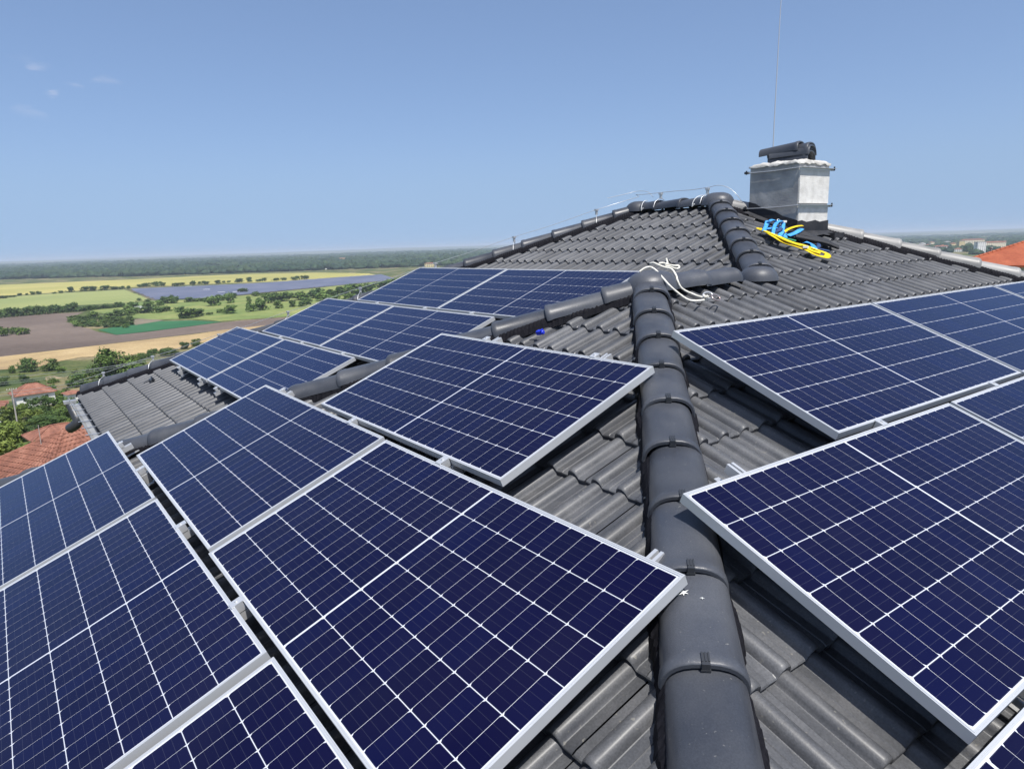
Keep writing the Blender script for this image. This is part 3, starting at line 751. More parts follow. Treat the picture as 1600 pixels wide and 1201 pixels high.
def hip_roof_house(name, cx, cy, zeave, w, d, rise, rot, roof_m, wall_m, label, over=0.6, ridge_caps=True, chimney=None, vent=None, rows=0):
    zg = float(ground_z(cx, cy)) - 0.4
    t = empty(name, Matrix.Translation((cx, cy, zg)) @ Matrix.Rotation(rot, 4, 'Z'), label, 'house')
    h = zeave - zg
    MB().box((-w/2+over, -d/2+over, 0), (w/2-over, d/2-over, h)).build('wall', wall_m, t)
    a = max(w/2 - d/2, 0.05)
    c = [Vector(p) for p in ((-w/2, -d/2, h), (w/2, -d/2, h), (w/2, d/2, h), (-w/2, d/2, h), (-a, 0, h+rise), (a, 0, h+rise))]
    r = MB(); r.raw(c, [(0,1,5,4), (1,2,5), (2,3,4,5), (3,0,4), (0,3,2,1)])
    r.box((-w/2, -d/2, h-.18), (w/2, d/2, h-.004))
    ro = r.build('roof', roof_m, t)
    if rows:
        # tile courses as stepped strips lying on the slopes
        q = MB()
        for (p0, p1, p2, p3) in ((c[0], c[1], c[5], c[4]), (c[2], c[3], c[4], c[5]), (c[1], c[2], c[5], c[5]), (c[3], c[0], c[4], c[4])):
            nrm = (p1 - p0).cross(p3 - p0).normalized()
            for k in range(rows):
                u0, u1 = k / rows, (k + 1.0) / rows
                A = p0.lerp(p3, u0); B = p1.lerp(p2, u0); C_ = p1.lerp(p2, u1); D = p0.lerp(p3, u1)
                nseg = max(2, int((B - A).length / 0.34))
                for s in range(nseg):
                    f0, f1 = s / nseg + 0.004, (s + 1) / nseg - 0.004
                    lift = 0.045 + random.uniform(-.008, .012)
                    P0 = A.lerp(B, f0) + nrm*lift; P1 = A.lerp(B, f1) + nrm*lift
                    P2 = D.lerp(C_, f1) + nrm*.012; P3 = D.lerp(C_, f0) + nrm*.012
                    Pm0 = A.lerp(B, (f0+f1)/2) + nrm*(lift+.035); Pm1 = D.lerp(C_, (f0+f1)/2) + nrm*.045
                    q.raw([P0, Pm0, P1, P2, Pm1, P3, A.lerp(B, f0) + nrm*.005, A.lerp(B, f1) + nrm*.005],
                          [(0,1,4,5), (1,2,3,4), (6,7,2,1,0)])
        tl = q.build('roof_tiles', roof_m, t); tl['kind'] = 'stuff'
    if ridge_caps:
        for e in ((c[4], c[5]), (c[0], c[4]), (c[3], c[4]), (c[1], c[5]), (c[2], c[5])):
            Ld = (e[1]-e[0]).length
            if Ld < 0.3: continue
            n = max(1, int(Ld / 0.42)); b = MB()
            for k in range(n):
                p = e[0].lerp(e[1], k/n); p2 = e[0].lerp(e[1], (k+1)/n)
                b.tube([p, p2], [0.15, 0.115], n=6)
            b.build('ridge_caps', roof_m, t)['kind'] = 'stuff'
    if chimney:
        MB().box((chimney[0]-.3, chimney[1]-.3, h), (chimney[0]+.3, chimney[1]+.3, h+rise+chimney[2])).build('chimney', M_PLASTER['grey'], t)
    if vent:
        v = MB(); v.tube([(vent[0], vent[1], h+vent[2]), (vent[0], vent[1], h+vent[2]+0.7)], 0.09, n=8)
        v.tube([(vent[0], vent[1], h+vent[2]+0.7), (vent[0], vent[1], h+vent[2]+0.82)], 0.14, n=8)
        v.build('vent_pipe', M_GREYROOF, t)
    for k in (-0.25, 0.25):
        wn_ = MB().box((k*w-.5, -d/2+over-.03, h-1.9), (k*w+.5, -d/2+over+.05, h-.7)).build('window', M_PLASTER['white'], t)
        MB().box((k*w-.42, -d/2+over-.05, h-1.82), (k*w+.42, -d/2+over-.031, h-.78)).build('pane', M_WIN, wn_)
    return t

hip_roof_house('house', -1.2, 53.0, -14.1, 10.5, 9.5, 2.5, math.radians(28), M_RED, M_PLASTER['cream'], 'nearest neighbouring house with weathered red hip roof below the panels', rows=13)
hip_roof_house('house', 0.2, 108.0, -23.2, 7.5, 5.5, 1.2, math.radians(10), M_RED, M_PLASTER['white'], 'small house whose red roof peeks out of the bushes', rows=0)
hip_roof_house('house', 0.4, 236.0, -36.9, 10.5, 8, 2.5, math.radians(8), M_RED, M_PLASTER['white'], 'farther house with a wide pale red hip roof', rows=0)
hip_roof_house('house', -10.5, 200.0, -33.6, 9, 7, 1.8, math.radians(-8), M_RED, M_PLASTER['white'], 'house with red roof cut by the picture edge behind the pole', rows=0)
for (nm, x, y, w, d, h, rot, pl_, rf, rh, lab) in (
    ('outbuilding', 9.3, 225.0, 3.6, 4, 3.4, 0.2, 'white', M_RED, 0.8, 'small white cottage with tiny red roof beside the wide roof'),
    ('outbuilding', 15.5, 222.0, 6.0, 5, 2.2, 0.1, 'orange', M_RED, 1.0, 'low red-roofed shed seen over the gutter'),
    ('outbuilding', 9.6, 168.0, 5.2, 4, 2.6, 0.5, 'orange', M_RED, 1.0, 'orange lean-to shed in the middle of the gardens'),
    ('outbuilding', 13.2, 190.0, 7.0, 5, 2.3, 0.1, 'grey', M_GREYROOF, 0, 'flat grey shed roof just behind the gutter'),
    ('outbuilding', -9.0, 236.0, 6.0, 5, 2.4, 0.0, 'orange', M_RED, 0.9, 'small red roof at the picture edge above the pole')):
    block(nm, x, y, w, d, h, rot, pl_, rf, 0, 0, lab, 'shed', roof_h=rh)

# orange hip roof on the other side of the hill
hx, hy = bearing_px(1640, 66)
hip_roof_house('house', hx, hy, -3.25, 15, 12, 2.2, AZ0 - math.radians(128), M_REDNEW, M_PLASTER['white'], 'house with bright orange hip roof behind the dark roof ridge', chimney=(1.5, 0.8, 0.5), vent=(-4.6, -2.6, 0.75), rows=0)
for i, (px, dd, w, h, lab) in enumerate(((1508, 1560, 18, 17, 'large round tree before the cream apartment block'), (1519, 1520, 14, 13, 'smaller tree leaning on the large round tree'),
                              (1546, 1600, 18, 11, 'tree under the cream block, behind the orange roof'), (1488, 1800, 17, 10, 'tree beside the yellow apartment tower'),
                              (1470, 1850, 16, 9, 'tree below the tiny town houses'), (1580, 1500, 22, 11, 'trees topping the orange roof'))):
    x, y = bearing_px(px, dd)
    plant_tree('town_tree', x, y, w, h, lab, 'tree', 'trees of the far town', 'coarse', 0)
for i, (px, dd, w, h, lab) in enumerate(((1596, 60, 5, 3.6, 'green garden shrub under the orange roof eaves'), (1625, 58, 5, 3.8, 'second garden shrub under the orange roof eaves'))):
    x, y = bearing_px(px, dd)
    r_ = plant_tree('garden_tree', x, y, w, 5.5, lab, 'tree', 'shrubs by the orange-roofed house', 'fine', 1)

# utility pole, aerial poles, cables
px_, py_ = -4.3, 176.6
def pole(name, x, y, h, r, label, head=True):
    z = float(ground_z(x, y))
    t = empty(name, Matrix.Translation((x, y, z)), label, 'pole')
    MB().tube([(0, 0, -0.3), (0.02, 0, h*.6), (0.05, 0, h)], [r, r*.85, r*.7], n=8).build('shaft', M_POLE, t)
    if head:
        MB().box((-.9, -.05, h-.35), (.95, .05, h-.25)).build('crossarm', M_POLE, t)
        for k in (-.8, -.3, .35, .85):
            MB().tube([(k, 0, h-.25), (k, 0, h-.05)], .05, n=6).build('insulator', M_PLASTER['white'], t)
    return t
M_POLE = noisy('weathered_pole', (0.30, 0.27, 0.24), (0.46, 0.43, 0.40), scale=2, rough=(0.8, 0.9))
pole('utility_pole', px_, py_, 8.6, 0.17, 'pale utility pole carrying the overhead cables through the gardens')
pole('aerial_pole', -3.05, 52.5, 6.6, 0.035, 'taller thin aerial pole on the nearest red roof', head=False)
pole('aerial_pole', -1.7, 54.5, 6.0, 0.03, 'shorter thin aerial pole on the nearest red roof', head=False)
M_WIRE = simple('grey_cable', (0.45, 0.46, 0.48), 0.5, 0.3)
def ray_at(px, py, depth):
    d = cam_fwd + cam_right * ((px - 800) / 1095.1) - cam_up * ((py - 600.5) / 1095.1)
    return CAM + d * depth
for i, (a, b, lab) in enumerate((((-40, 600.5), (330, 540), 'topmost overhead cable crossing above the gardens'), ((-40, 603.5), (330, 543), 'second overhead cable, close under the topmost'),
      ((-40, 590), (330, 548), 'overhead cable that sags in front of the big green clump'), ((-40, 616), (330, 557), 'overhead cable just over the pole top'),
      ((-40, 621), (330, 562), 'lowest overhead cable over the gardens'))):
    p0 = ray_at(*a, 110); p1 = ray_at(*b, 62)
    pts = []
    for k in range(25):
        s = k / 24; p = p0.lerp(p1, s); p.z -= 1.0 * 4 * s * (1 - s) * 0.55; pts.append(p)
    o = MB().tube(pts, 0.019, n=5).build('overhead_cable', M_WIRE)
    tag(o, lab, 'cable', 'overhead cables across the gardens')
pole('utility_pole', *[ray_at(331, 552, 62.2)[k] for k in (0, 1)], 6.8, 0.13, 'utility pole at the far end of the overhead cables')

# ------------------------------------------------------------------ the house under the panels
TA, DA = 0.3959, 0.1331     # plane of one hip end:       z = TA*x - DA
TB, DB = 0.3875, 0.1939     # long face with the chimney: z = TB*y - DB
TC, DC, XC = 0.3947, 0.1429, 1.24   # face beyond:        z = TC*(x-XC) - DC
P = Vector((-0.4083, -0.2601, -0.2947))   # top of the wing
J = Vector((0.8553, -0.2601, -0.2947))    # wing ridge meets main hip
K = Vector((2.6020, 1.5193, 0.3947))      # near end of main ridge
K2 = Vector((2.6020, 2.7162, 0.3947))     # far end of main ridge
ZE = -1.93                                # eaves
HC = 0.089
def on_line(p, d, z):
    d = Vector(d); s = (z - p.z) / d.z
    return p + d * s
AB_D = Vector((-1/TA, -1/TB, -1)).normalized()
AE_D = Vector((-1, 0.925, -TA)).normalized()
CB_D = Vector((1/TC, 1/TB, 1)).normalized()
L_D = Vector((-1, 0.9642, -TC)).normalized()
R_D = Vector((0.8998, -1, -TB)).normalized()
V_D = Vector((-1, 0.95, -TC)).normalized()   # valley behind the wing
AB_E = on_line(P, AB_D, ZE); AE_E = on_line(P, AE_D, ZE); L_E = on_line(K2, L_D, ZE); R_E = on_line(K, R_D, ZE); V_E = on_line(J, V_D, ZE)

house = empty('roofed_house', Matrix.Translation((0, 0, -8.5)), 'big house under the solar panels, dark grey concrete tile roof with rough chimney', 'house')
HB = Vector((0, 0, 8.5))     # world -> house space: add this
HM = Matrix.Translation(HB)

# walls
M_WALL = noisy('cream_render', (0.55, 0.50, 0.41), (0.60, 0.55, 0.46), scale=1.5, rough=(0.85, 0.92), spec=0.2, bump=0.001, bump_scale=90)
wl = MB()
ring = [Vector((-3.85, -4.0, 0)), Vector((-3.85, 3.2, 0)), Vector((-2.6, 3.6, 0)), Vector((-2.7, 8.0, 0)), Vector((8.0, 8.0, 0)), Vector((8.0, -4.0, 0))]
nR = len(ring)
wl.raw([(p.x, p.y, 0.0) for p in ring] + [(p.x, p.y, 8.5 - 2.05) for p in ring], [(k, (k+1) % nR, nR + (k+1) % nR, nR + k)[::-1] for k in range(nR)])
wl.build('wall', M_WALL, house)

# slopes that face away, and the sheathing below the tiles
M_DECK = simple('dark_underlay', (0.02, 0.02, 0.022), 0.8)
def dn(p, k=0.10): return Vector((p.x, p.y, p.z - k)) + HB
bk = MB()
FAR = Vector((9.6, K2.y + (9.6 - K2.x) * 1.0, ZE)); 
G_E = Vector((K2.x + 5.9, K2.y + 5.9, ZE))
bk.raw([dn(p) for p in (P, AB_E, AE_E)], [(0, 2, 1)])
bk.raw([dn(p) for p in (P, J, K, R_E, AB_E)], [(0, 4, 3, 2, 1)])
bk.raw([dn(p) for p in (J, V_E, L_E, K2, K)], [(0, 4, 3, 2, 1)])
bk.build('roof_deck', M_DECK, house)
av = MB()
av.raw([dn(p, 0.03) for p in (P, AE_E, V_E, J)], [(0, 3, 2, 1)])          # wing slope facing away
av.raw([dn(p, 0.03) for p in (K2, L_E, G_E)], [(0, 1, 2)])
av.raw([dn(p, 0.03) for p in (K, K2, G_E, R_E)], [(0, 1, 2, 3)])
av.build('rear_slope', M_TILE, house)

# --- concrete roof tiles -------------------------------------------------------------
TW, TL = 0.300, 0.415
def tile_profile():
    pr = []
    def roll(c):
        for dx, z in ((-.0365, 0), (-.0335, .0015), (-.0295, .014), (-.021, .0275), (-.0075, .0345), (.0075, .0345), (.021, .0275), (.029, .014), (.0335, .0015), (.0365, 0)):
            pr.append((c + dx, z - .0345))
    pr.append((-.1495, -.0365)); pr.append((-.146, -.033))
    roll(-.075)
    pr.append((-.003, -.033)); pr.append((0, -.030)); pr.append((.003, -.033))
    roll(.075)
    pr.append((.1495, -.033))
    return pr
PROF = tile_profile()
def tile_geo():
    v = []; f = []; s = []
    n = len(PROF)
    rows = ((TL, 0.0), (0.016, 0.0), (0.004, -0.0035))      # (distance up-slope, drop)
    sl = -0.078
    for y, dz in rows:
        for x, z in PROF: v.append((x, y, z + dz + sl * y))
    for r in range(2):
        for k in range(n - 1):
            f.append((r*n + k, (r+1)*n + k, (r+1)*n + k+1, r*n + k+1)); s.append(abs(PROF[k][1] - PROF[k+1][1]) > .004 or PROF[k][1] > -.01)
    b = len(v)
    for x, z in PROF: v.append((x, 0.0, z - 0.007))
    for x, z in PROF: v.append((x, 0.004, z - 0.028))
    for k in range(n - 1):
        f.append((2*n + k, b + k, b + k+1, 2*n + k+1)); s.append(True)
        f.append((b + k, b + n + k, b + n + k+1, b + k+1)); s.append(False)
    return v, f, s
TV, TF, TS = tile_geo()
TILE_ME = mesh_data('roof_tile', TV, TF, M_TILE, TS)

def face_axes(kind):
    if kind == 'A': c = 1 / math.sqrt(1 + TA*TA); return Vector((0, -1, 0)), Vector((c, 0, TA*c))
    if kind == 'C': c = 1 / math.sqrt(1 + TC*TC); return Vector((0, -1, 0)), Vector((c, 0, TC*c))
    c = 1 / math.sqrt(1 + TB*TB); return Vector((1, 0, 0)), Vector((0, c, TB*c))
def face_point(kind, along, s):
    if kind == 'A': h = s / math.sqrt(1 + TA*TA); return Vector((h, along, TA*h - DA))
    if kind == 'C': h = s / math.sqrt(1 + TC*TC); return Vector((XC + h, along, TC*h - DC))
    h = s / math.sqrt(1 + TB*TB); return Vector((along, h, TB*h - DB))

def halfplane(p, d, keep):
    """2-D constraint n.(x,y) <= c with `keep` inside"""
    n = Vector((d.y, -d.x)); n.normalize()
    c = n.dot(Vector((p.x, p.y)))
    if n.dot(Vector((keep[0], keep[1]))) > c: n = -n; c = -c
    return (n.x, n.y, c)
H_AB_A = halfplane(P, AB_D, (-3, 0)); H_AB_B = halfplane(P, AB_D, (0, -3))
H_AE_A = halfplane(P, AE_D, (-3, 0))
H_CB_B = halfplane(J, CB_D, (4, 0)); H_CB_C = halfplane(J, CB_D, (0, 4))
H_R_B = halfplane(K, R_D, (0, -3)); H_L_C = halfplane(K2, L_D, (0, 2)); H_V_C = halfplane(J, V_D, (2, 2))
H_RIDGE_B = (0, 1, P.y); H_RIDGE_C = (1, 0, K.x)

def clip_poly(poly, pl):
    out = []
    n = len(poly)
    for i in range(n):
        a, b = poly[i], poly[(i+1) % n]
        da = pl[0]*a.x + pl[1]*a.y - pl[2]; db = pl[0]*b.x + pl[1]*b.y - pl[2]
        if da <= 0: out.append(a)
        if (da < 0 < db) or (db < 0 < da):
            out.append(a + (b - a) * (da / (da - db)))
    return out

def build_tiles():
    tiles = []     # (matrix, clip list or None)
    def grid(kind, s0, gauge, k0, k1, a0, a1, cons):
        X, Y = face_axes(kind); Z = X.cross(Y)
        for k in range(k0, k1):
            s = s0 - gauge * k
            i0 = int((a1 - a0) / TW) + 1
            for i in range(i0):
                al = a0 + TW * i
                o = face_point(kind, al, s)
                j = random.uniform(-.003, .003); tw = random.uniform(-.004, .004)
                M = Matrix((X, Y, Z)).transposed().to_4x4(); M.translation = o + Y * j + Z * random.uniform(-.0015, .0015)
                M = M @ Matrix.Rotation(tw, 4, 'Z')
                cs = [M @ Vector(q) for q in ((-TW/2, 0, 0), (TW/2, 0, 0), (-TW/2, TL, 0), (TW/2, TL, 0), (0, TL/2, 0))]
                use = cons(cs)
                if use is None: continue
                need = []; dead = False
                for pl in use:
                    dd = [pl[0]*c.x + pl[1]*c.y - pl[2] for c in cs[:4]]
                    if min(dd) >= 0: dead = True; break
                    if max(dd) > 0: need.append(pl)
                if dead: continue
                tiles.append((M, need, kind))
    grid('A', -0.7155, 0.3097, 0, 14, -4.6, 3.7, lambda cs: (H_AB_A, H_AE_A))
    def cB(cs):
        c = cs[4]
        top = max(q.y for q in cs)
        use = [H_AB_B, H_R_B]
        if top > P.y - 0.02:
            if c.x < J.x + 0.02: use.append(H_RIDGE_B)
            else: use.append(H_CB_B)
        return use
    grid('B', 1.7395, 0.3235, 0, 21, -4.665, 8.6, cB)
    grid('C', 1.20, 0.32, 0, 20, -0.9, 8.9, lambda cs: (H_CB_C, H_RIDGE_C, H_L_C, H_V_C))
    return tiles
TILES = build_tiles()

# ------------------------------------------------------------------ solar panels: where they lie
PL, PW, PT = 2.010, 1.002, 0.036
TPA, TPB = 0.3934, 0.3963
PANELS = [  # face, near end along the eaves, distance below the axis of its upper edge, small skew, label
 ('A', -2.333, 2.665, -0.0012, 'full solar panel on the hip end whose corner covers the near ridge tiles'),
 ('A', -1.300, 1.613, 0.0023, 'topmost solar panel of the hip end, alone in its row under the blue clip'),
 ('A', -0.278, 2.656, 0.0016, 'solar panel of the middle hip end row touching the grey tile strip'),
 ('A', 0.756, 3.713, 0.0015, 'lowest-row solar panel beside the red neighbour roof'),
 ('A', -1.293, 3.705, 0.0027, 'lowest-row solar panel of hip end between the red roof one and cropped one'),
 ('A', -3.353, 3.694, 0.0, 'cropped solar panel of the lowest hip end row at the picture bottom'),
 ('B', -1.190, 1.245, 0.0032, 'solar panel of the upper chimney-side row nearest to the ridge tiles'),
 ('B', -2.239, 2.279, 0.0039, 'big solar panel of the lower chimney-side row overhanging the ridge tiles'),
 ('B', 0.845, 1.250, 0.0, 'second solar panel of the upper chimney-side row, paler blue'),
 ('B', -0.194, 2.281, 0.0, 'second solar panel of the lower chimney-side row, cut by picture edge'),
 ('B', 2.880, 1.255, 0.0, 'third solar panel of the upper chimney-side row, only a corner in view'),
 ('B', 1.841, 2.281, 0.0, 'third solar panel of the lower chimney-side row'),
 ('B', -3.290, 3.305, 0.0, 'solar panel in the bottom corner, only its corner visible below the gap'),
 ('B', -1.255, 3.305, 0.0, 'solar panel next to the bottom corner one'),
 ('C', 2.804, 0.684, -0.0010, 'far solar panel of the top row with the open landscape behind'),
 ('C', 0.774, 0.690, 0.0, 'far solar panel of the top row ending at the rope'),
 ('C', 3.723, 1.719, 0.0, 'far solar panel of the middle row with meadow behind it'),
 ('C', 1.690, 1.726, 0.0, 'far solar panel of the middle row meeting the ridge tiles'),
 ('C', 4.749, 2.759, 0.0014, 'far solar panel of the bottom row overhanging the bare tiles'),
 ('C', 2.712, 2.752, 0.0, 'far solar panel of the bottom row meeting the ridge tiles'),
]
def panel_axes(kind, skew):
    if kind == 'B': t = TPB; al = Vector((1, 0, 0)); c = 1/math.sqrt(1+t*t); up = Vector((0, c, t*c)); sgn = 1
    else: t = TPA; al = Vector((0, 1, 0)); c = 1/math.sqrt(1+t*t); up = Vector((c, 0, t*c)); sgn = -1
    co, si = math.cos(skew), math.sin(skew)
    al2 = al*co - up*si; up2 = al*si + up*co
    X = al2 * sgn
    return X, up2, X.cross(up2), al, up
def panel_matrix(kind, a, s, skew):
    X, Y, Z, al, up = panel_axes(kind, skew)
    base = Vector((XC, 0, 0)) if kind == 'C' else Vector((0, 0, 0))
    c = base + al * (a + PL/2) - up * (s + PW/2)
    M = Matrix((X, Y, Z)).transposed().to_4x4(); M.translation = c - Z * PT
    return M
PMATS = [panel_matrix(k, a, s, w) for k, a, s, w, _ in PANELS]

# --- which tiles show, and how large; the 300 largest become objects of their own -----
def seen_size(pt, nrm):
    d = pt - CAM; z = d.dot(cam_fwd)
    if z < 0.3: return 0.0
    u = d.dot(cam_right) / z * 1095.1; v = d.dot(cam_up) / z * 1095.1
    if abs(u) > 860 or abs(v) > 660: return 0.0
    for M in PMATS:
        Z = M.col[2].to_3d(); o = M.translation + Z * PT
        den = d.dot(Z)
        if abs(den) < 1e-6: continue
        t = (o - CAM).dot(Z) / den
        if 0 < t < 1:
            q = CAM + d * t - o
            if abs(q.dot(M.col[0].to_3d())) < PL/2 and abs(q.dot(M.col[1].to_3d())) < PW/2: return 0.0
    cs = max(0.02, -d.normalized().dot(nrm))
    return cs / z**2
rank = []
for i, (M, need, kind) in enumerate(TILES):
    n = M.col[2].to_3d()
    best = max(seen_size(M @ Vector(q), n) for q in ((0, .06, 0), (-.1, .2, 0), (.1, .2, 0), (-.1, .03, 0), (.1, .03, 0)))
    rank.append((best, i))
rank.sort(reverse=True)
own = {i for b, i in rank[:300] if b > 0}

rest = MB()
for i, (M, need, kind) in enumerate(TILES):
    if not need and i in own:
        add('roof_tile', TILE_ME, house, HM @ M); continue
    W = [M @ Vector(v) for v in TV]
    if need:
        V2 = []; F2 = []; S2 = []; idx = {}
        for f, sm in zip(TF, TS):
            poly = [W[k] for k in f]
            for pl in need:
                poly = clip_poly(poly, pl)
                if len(poly) < 3: break
            if len(poly) < 3: continue
            ids = []
            for q in poly:
                key = (round(q.x, 5), round(q.y, 5), round(q.z, 5), sm)
                if key not in idx: idx[key] = len(V2); V2.append(q)
                if not ids or ids[-1] != idx[key]: ids.append(idx[key])
            if len(set(ids)) >= 3 and len(set(ids)) == len(ids): F2.append(tuple(ids)); S2.append(sm)
        if not F2: continue
    else:
        V2, F2, S2 = W, TF, TS
    if i in own:
        Mi = M.inverted()
        obj('roof_tile', [Mi @ q for q in V2], F2, M_TILE, house, HM @ M, S2)
    else:
        n0 = len(rest.v)
        rest.v += [tuple(q + HB) for q in V2]; rest.f += [tuple(k + n0 for k in f) for f in F2]; rest.s += S2
ro = rest.build('roof_tiles', M_TILE, house); ro['kind'] = 'stuff'

# --- ridge and hip tiles -------------------------------------------------------------
def cap_geo(Lc=0.42, flare=1.0):
    v = []; f = []; s = []
    th = [math.pi * k / 14 for k in range(15)]
    def ring(x, r, hgt, base):
        i = len(v)
        for a in th:
            ca, sa = math.cos(a), math.sin(a)
            v.append((x, 0.925 * r * math.copysign(abs(ca)**0.78, ca), base + hgt * sa**0.86))
        return i
    rows = [(-Lc, .122, .090, -.010), (-.046, .127, .0955, -.012), (-.040, .1315, .1005, -.014), (-.022, .1335, .1035, -.016), (-.007, .1325, .1025, -.016), (0.0, .128, .098, -.016), (0.0, .118, .086, -.016), (-.06, .116, .084, -.014)]
    idx = [ring(*r) for r in rows]
    for a in range(len(rows) - 1):
        for k in range(14):
            f.append((idx[a]+k, idx[a]+k+1, idx[a+1]+k+1, idx[a+1]+k)); s.append(a not in (5,))
    return v, f, s
CV, CF, CS = cap_geo()
CAP_ME = mesh_data('ridge_tile', CV, CF, M_CAP, CS)
CAP_PALE = mesh_data('ridge_tile', CV, CF, M_CAPPALE, CS)
def clip_mesh():
    b = MB()
    b.box((-.036, -.011, .080), (.003, .011, .0900)); b.box((.003, -.011, .066), (.007, .011, .0900))
    for y in (-.009, 0, .009): b.box((-.037, y-.0022, .0900), (-.004, y+.0022, .0925))
    b.box((-.004, -.013, .064), (.008, .013, .070))
    return mesh_data('ridge_clip', b.v, b.f, M_CLIP, b.s)
CLIP_ME = clip_mesh()

def cap_line(p0, d, first, step, count, me=None, clips=True, tip=0.019):
    """a line of overlapping ridge tiles; lower end of tile i at first + i*step from p0"""
    d = d.normalized(); side = Vector((0, 0, 1)).cross(d).normalized(); up = d.cross(side)
    for i in range(count):
        o = p0 + d * (first + step * i + random.uniform(-.006, .006)) + up * (HC - 0.0870)
        a = math.atan2(tip, step)
        dd = (d * math.cos(a) + up * math.sin(a)); uu = dd.cross(side)
        yaw = random.uniform(-.022, .022); o += side * random.uniform(-.005, .005)
        M = Matrix((dd, side, uu)).transposed().to_4x4(); M.translation = o
        M = M @ Matrix.Rotation(yaw, 4, 'Z') @ Matrix.Rotation(random.uniform(-.02, .02), 4, 'X')
        c = add('ridge_tile', me or CAP_ME, house, HM @ M)
        if clips:
            add('ridge_clip', CLIP_ME, c)
LAB = (AB_E - P).length; LAE = (AE_E - P).length
cap_line(P, AB_D, 0.305, 0.376, int(LAB / 0.376) + 0)
cap_line(P, AE_D, 0.33, 0.40, int(LAE / 0.40) + 0, clips=False)
cap_line(P, Vector((1, 0, 0.0)), 0.52, 0.36, 2, clips=False)
LCB = (K - J).length
cap_line(K, -CB_D, 0.29, 0.375, 7)
cap_line(K2, L_D, 0.33, 0.40, int((L_E - K2).length / 0.40), clips=False)
cap_line(K2, Vector((0, -1, 0.0)), 0.36, 0.38, 3, clips=False)
cap_line(K, R_D, 0.36, 0.40, int((R_E - K).length / 0.40), me=CAP_PALE, clips=False)

def apex_cap(o, rx, ry, rz, name='ridge_apex', rot=0.0):
    v = []; f = []
    n = 16; m_ = 6
    for j in range(m_):
        a = (math.pi/2) * j / m_
        for k in range(n):
            b = 2*math.pi*k/n
            r = math.cos(a)**0.75
            v.append((rx*r*math.cos(b), ry*r*math.sin(b), -.02 + (rz+.02) * math.sin(a)**0.9))
    v.append((0, 0, rz))
    for j in range(m_ - 1):
        for k in range(n):
            f.append((j*n+k, j*n+(k+1) % n, (j+1)*n+(k+1) % n, (j+1)*n+k))
    for k in range(n): f.append(((m_-1)*n+k, (m_-1)*n+(k+1) % n, m_*n))
    obj(name, v, f, M_CAP, house, HM @ Matrix.Translation(o) @ Matrix.Rotation(rot, 4, 'Z'), True)
apex_cap(P + Vector((0.03, 0, -.005)), .20, .17, HC + .022)
apex_cap(J + Vector((0.02, 0.03, -.015)), .155, .155, HC + .006)
apex_cap(K + Vector((0, -.0, -.005)), .17, .19, HC + .03)
apex_cap(K2 + Vector((0, .0, -.01)), .17, .17, HC + .018)

# pleated ventilation strip that peeks out under the ridge tiles
def vent_strip(p0, d, length, side_sign, reach):
    d = d.normalized(); side = Vector((0, 0, 1)).cross(d).normalized() * side_sign
    v = []; f = []
    n = int(length / 0.014)
    r = random.Random(4)
    w = 0.02
    for i in range(n + 1):
        q = p0 + d * (i * 0.014)
        wob = 0.012 * math.sin(i * 0.21) + 0.008 * math.sin(i * 0.057 + 1)
        z = 0.006 * (1 if i % 2 else -1)
        e_ = reach + max(0, wob) * .8 + r.uniform(-.003, .003)
        for lat, lift in ((0.098, .040), (0.109, .034 + z*.3), (e_ - .010, .010 + z*.8), (e_, -.030)):
            v.append(q + side * lat + Vector((0, 0, lift - .277 * lat)) + HB)
    for i in range(n):
        for k in range(3):
            a = i*4 + k
            f.append((a, a+1, a+5, a+4))
    o = obj('ridge_vent_strip', v, f, M_MESHSTRIP, house)
vent_strip(P, AB_D, LAB - 0.1, 1, 0.130)
vent_strip(P, AB_D, LAB - 0.1, -1, 0.130)
vent_strip(P, AE_D, LAE - 0.1, 1, 0.130)
vent_strip(P, AE_D, LAE - 0.1, -1, 0.130)
vent_strip(J, CB_D, LCB, 1, 0.132); vent_strip(J, CB_D, LCB, -1, 0.132)
vent_strip(K2, L_D, (L_E-K2).length - .1, 1, 0.14); vent_strip(K2, L_D, (L_E-K2).length - .1, -1, 0.14)
vent_strip(K, R_D, (R_E-K).length - .1, 1, 0.14); vent_strip(K, R_D, (R_E-K).length - .1, -1, 0.14)

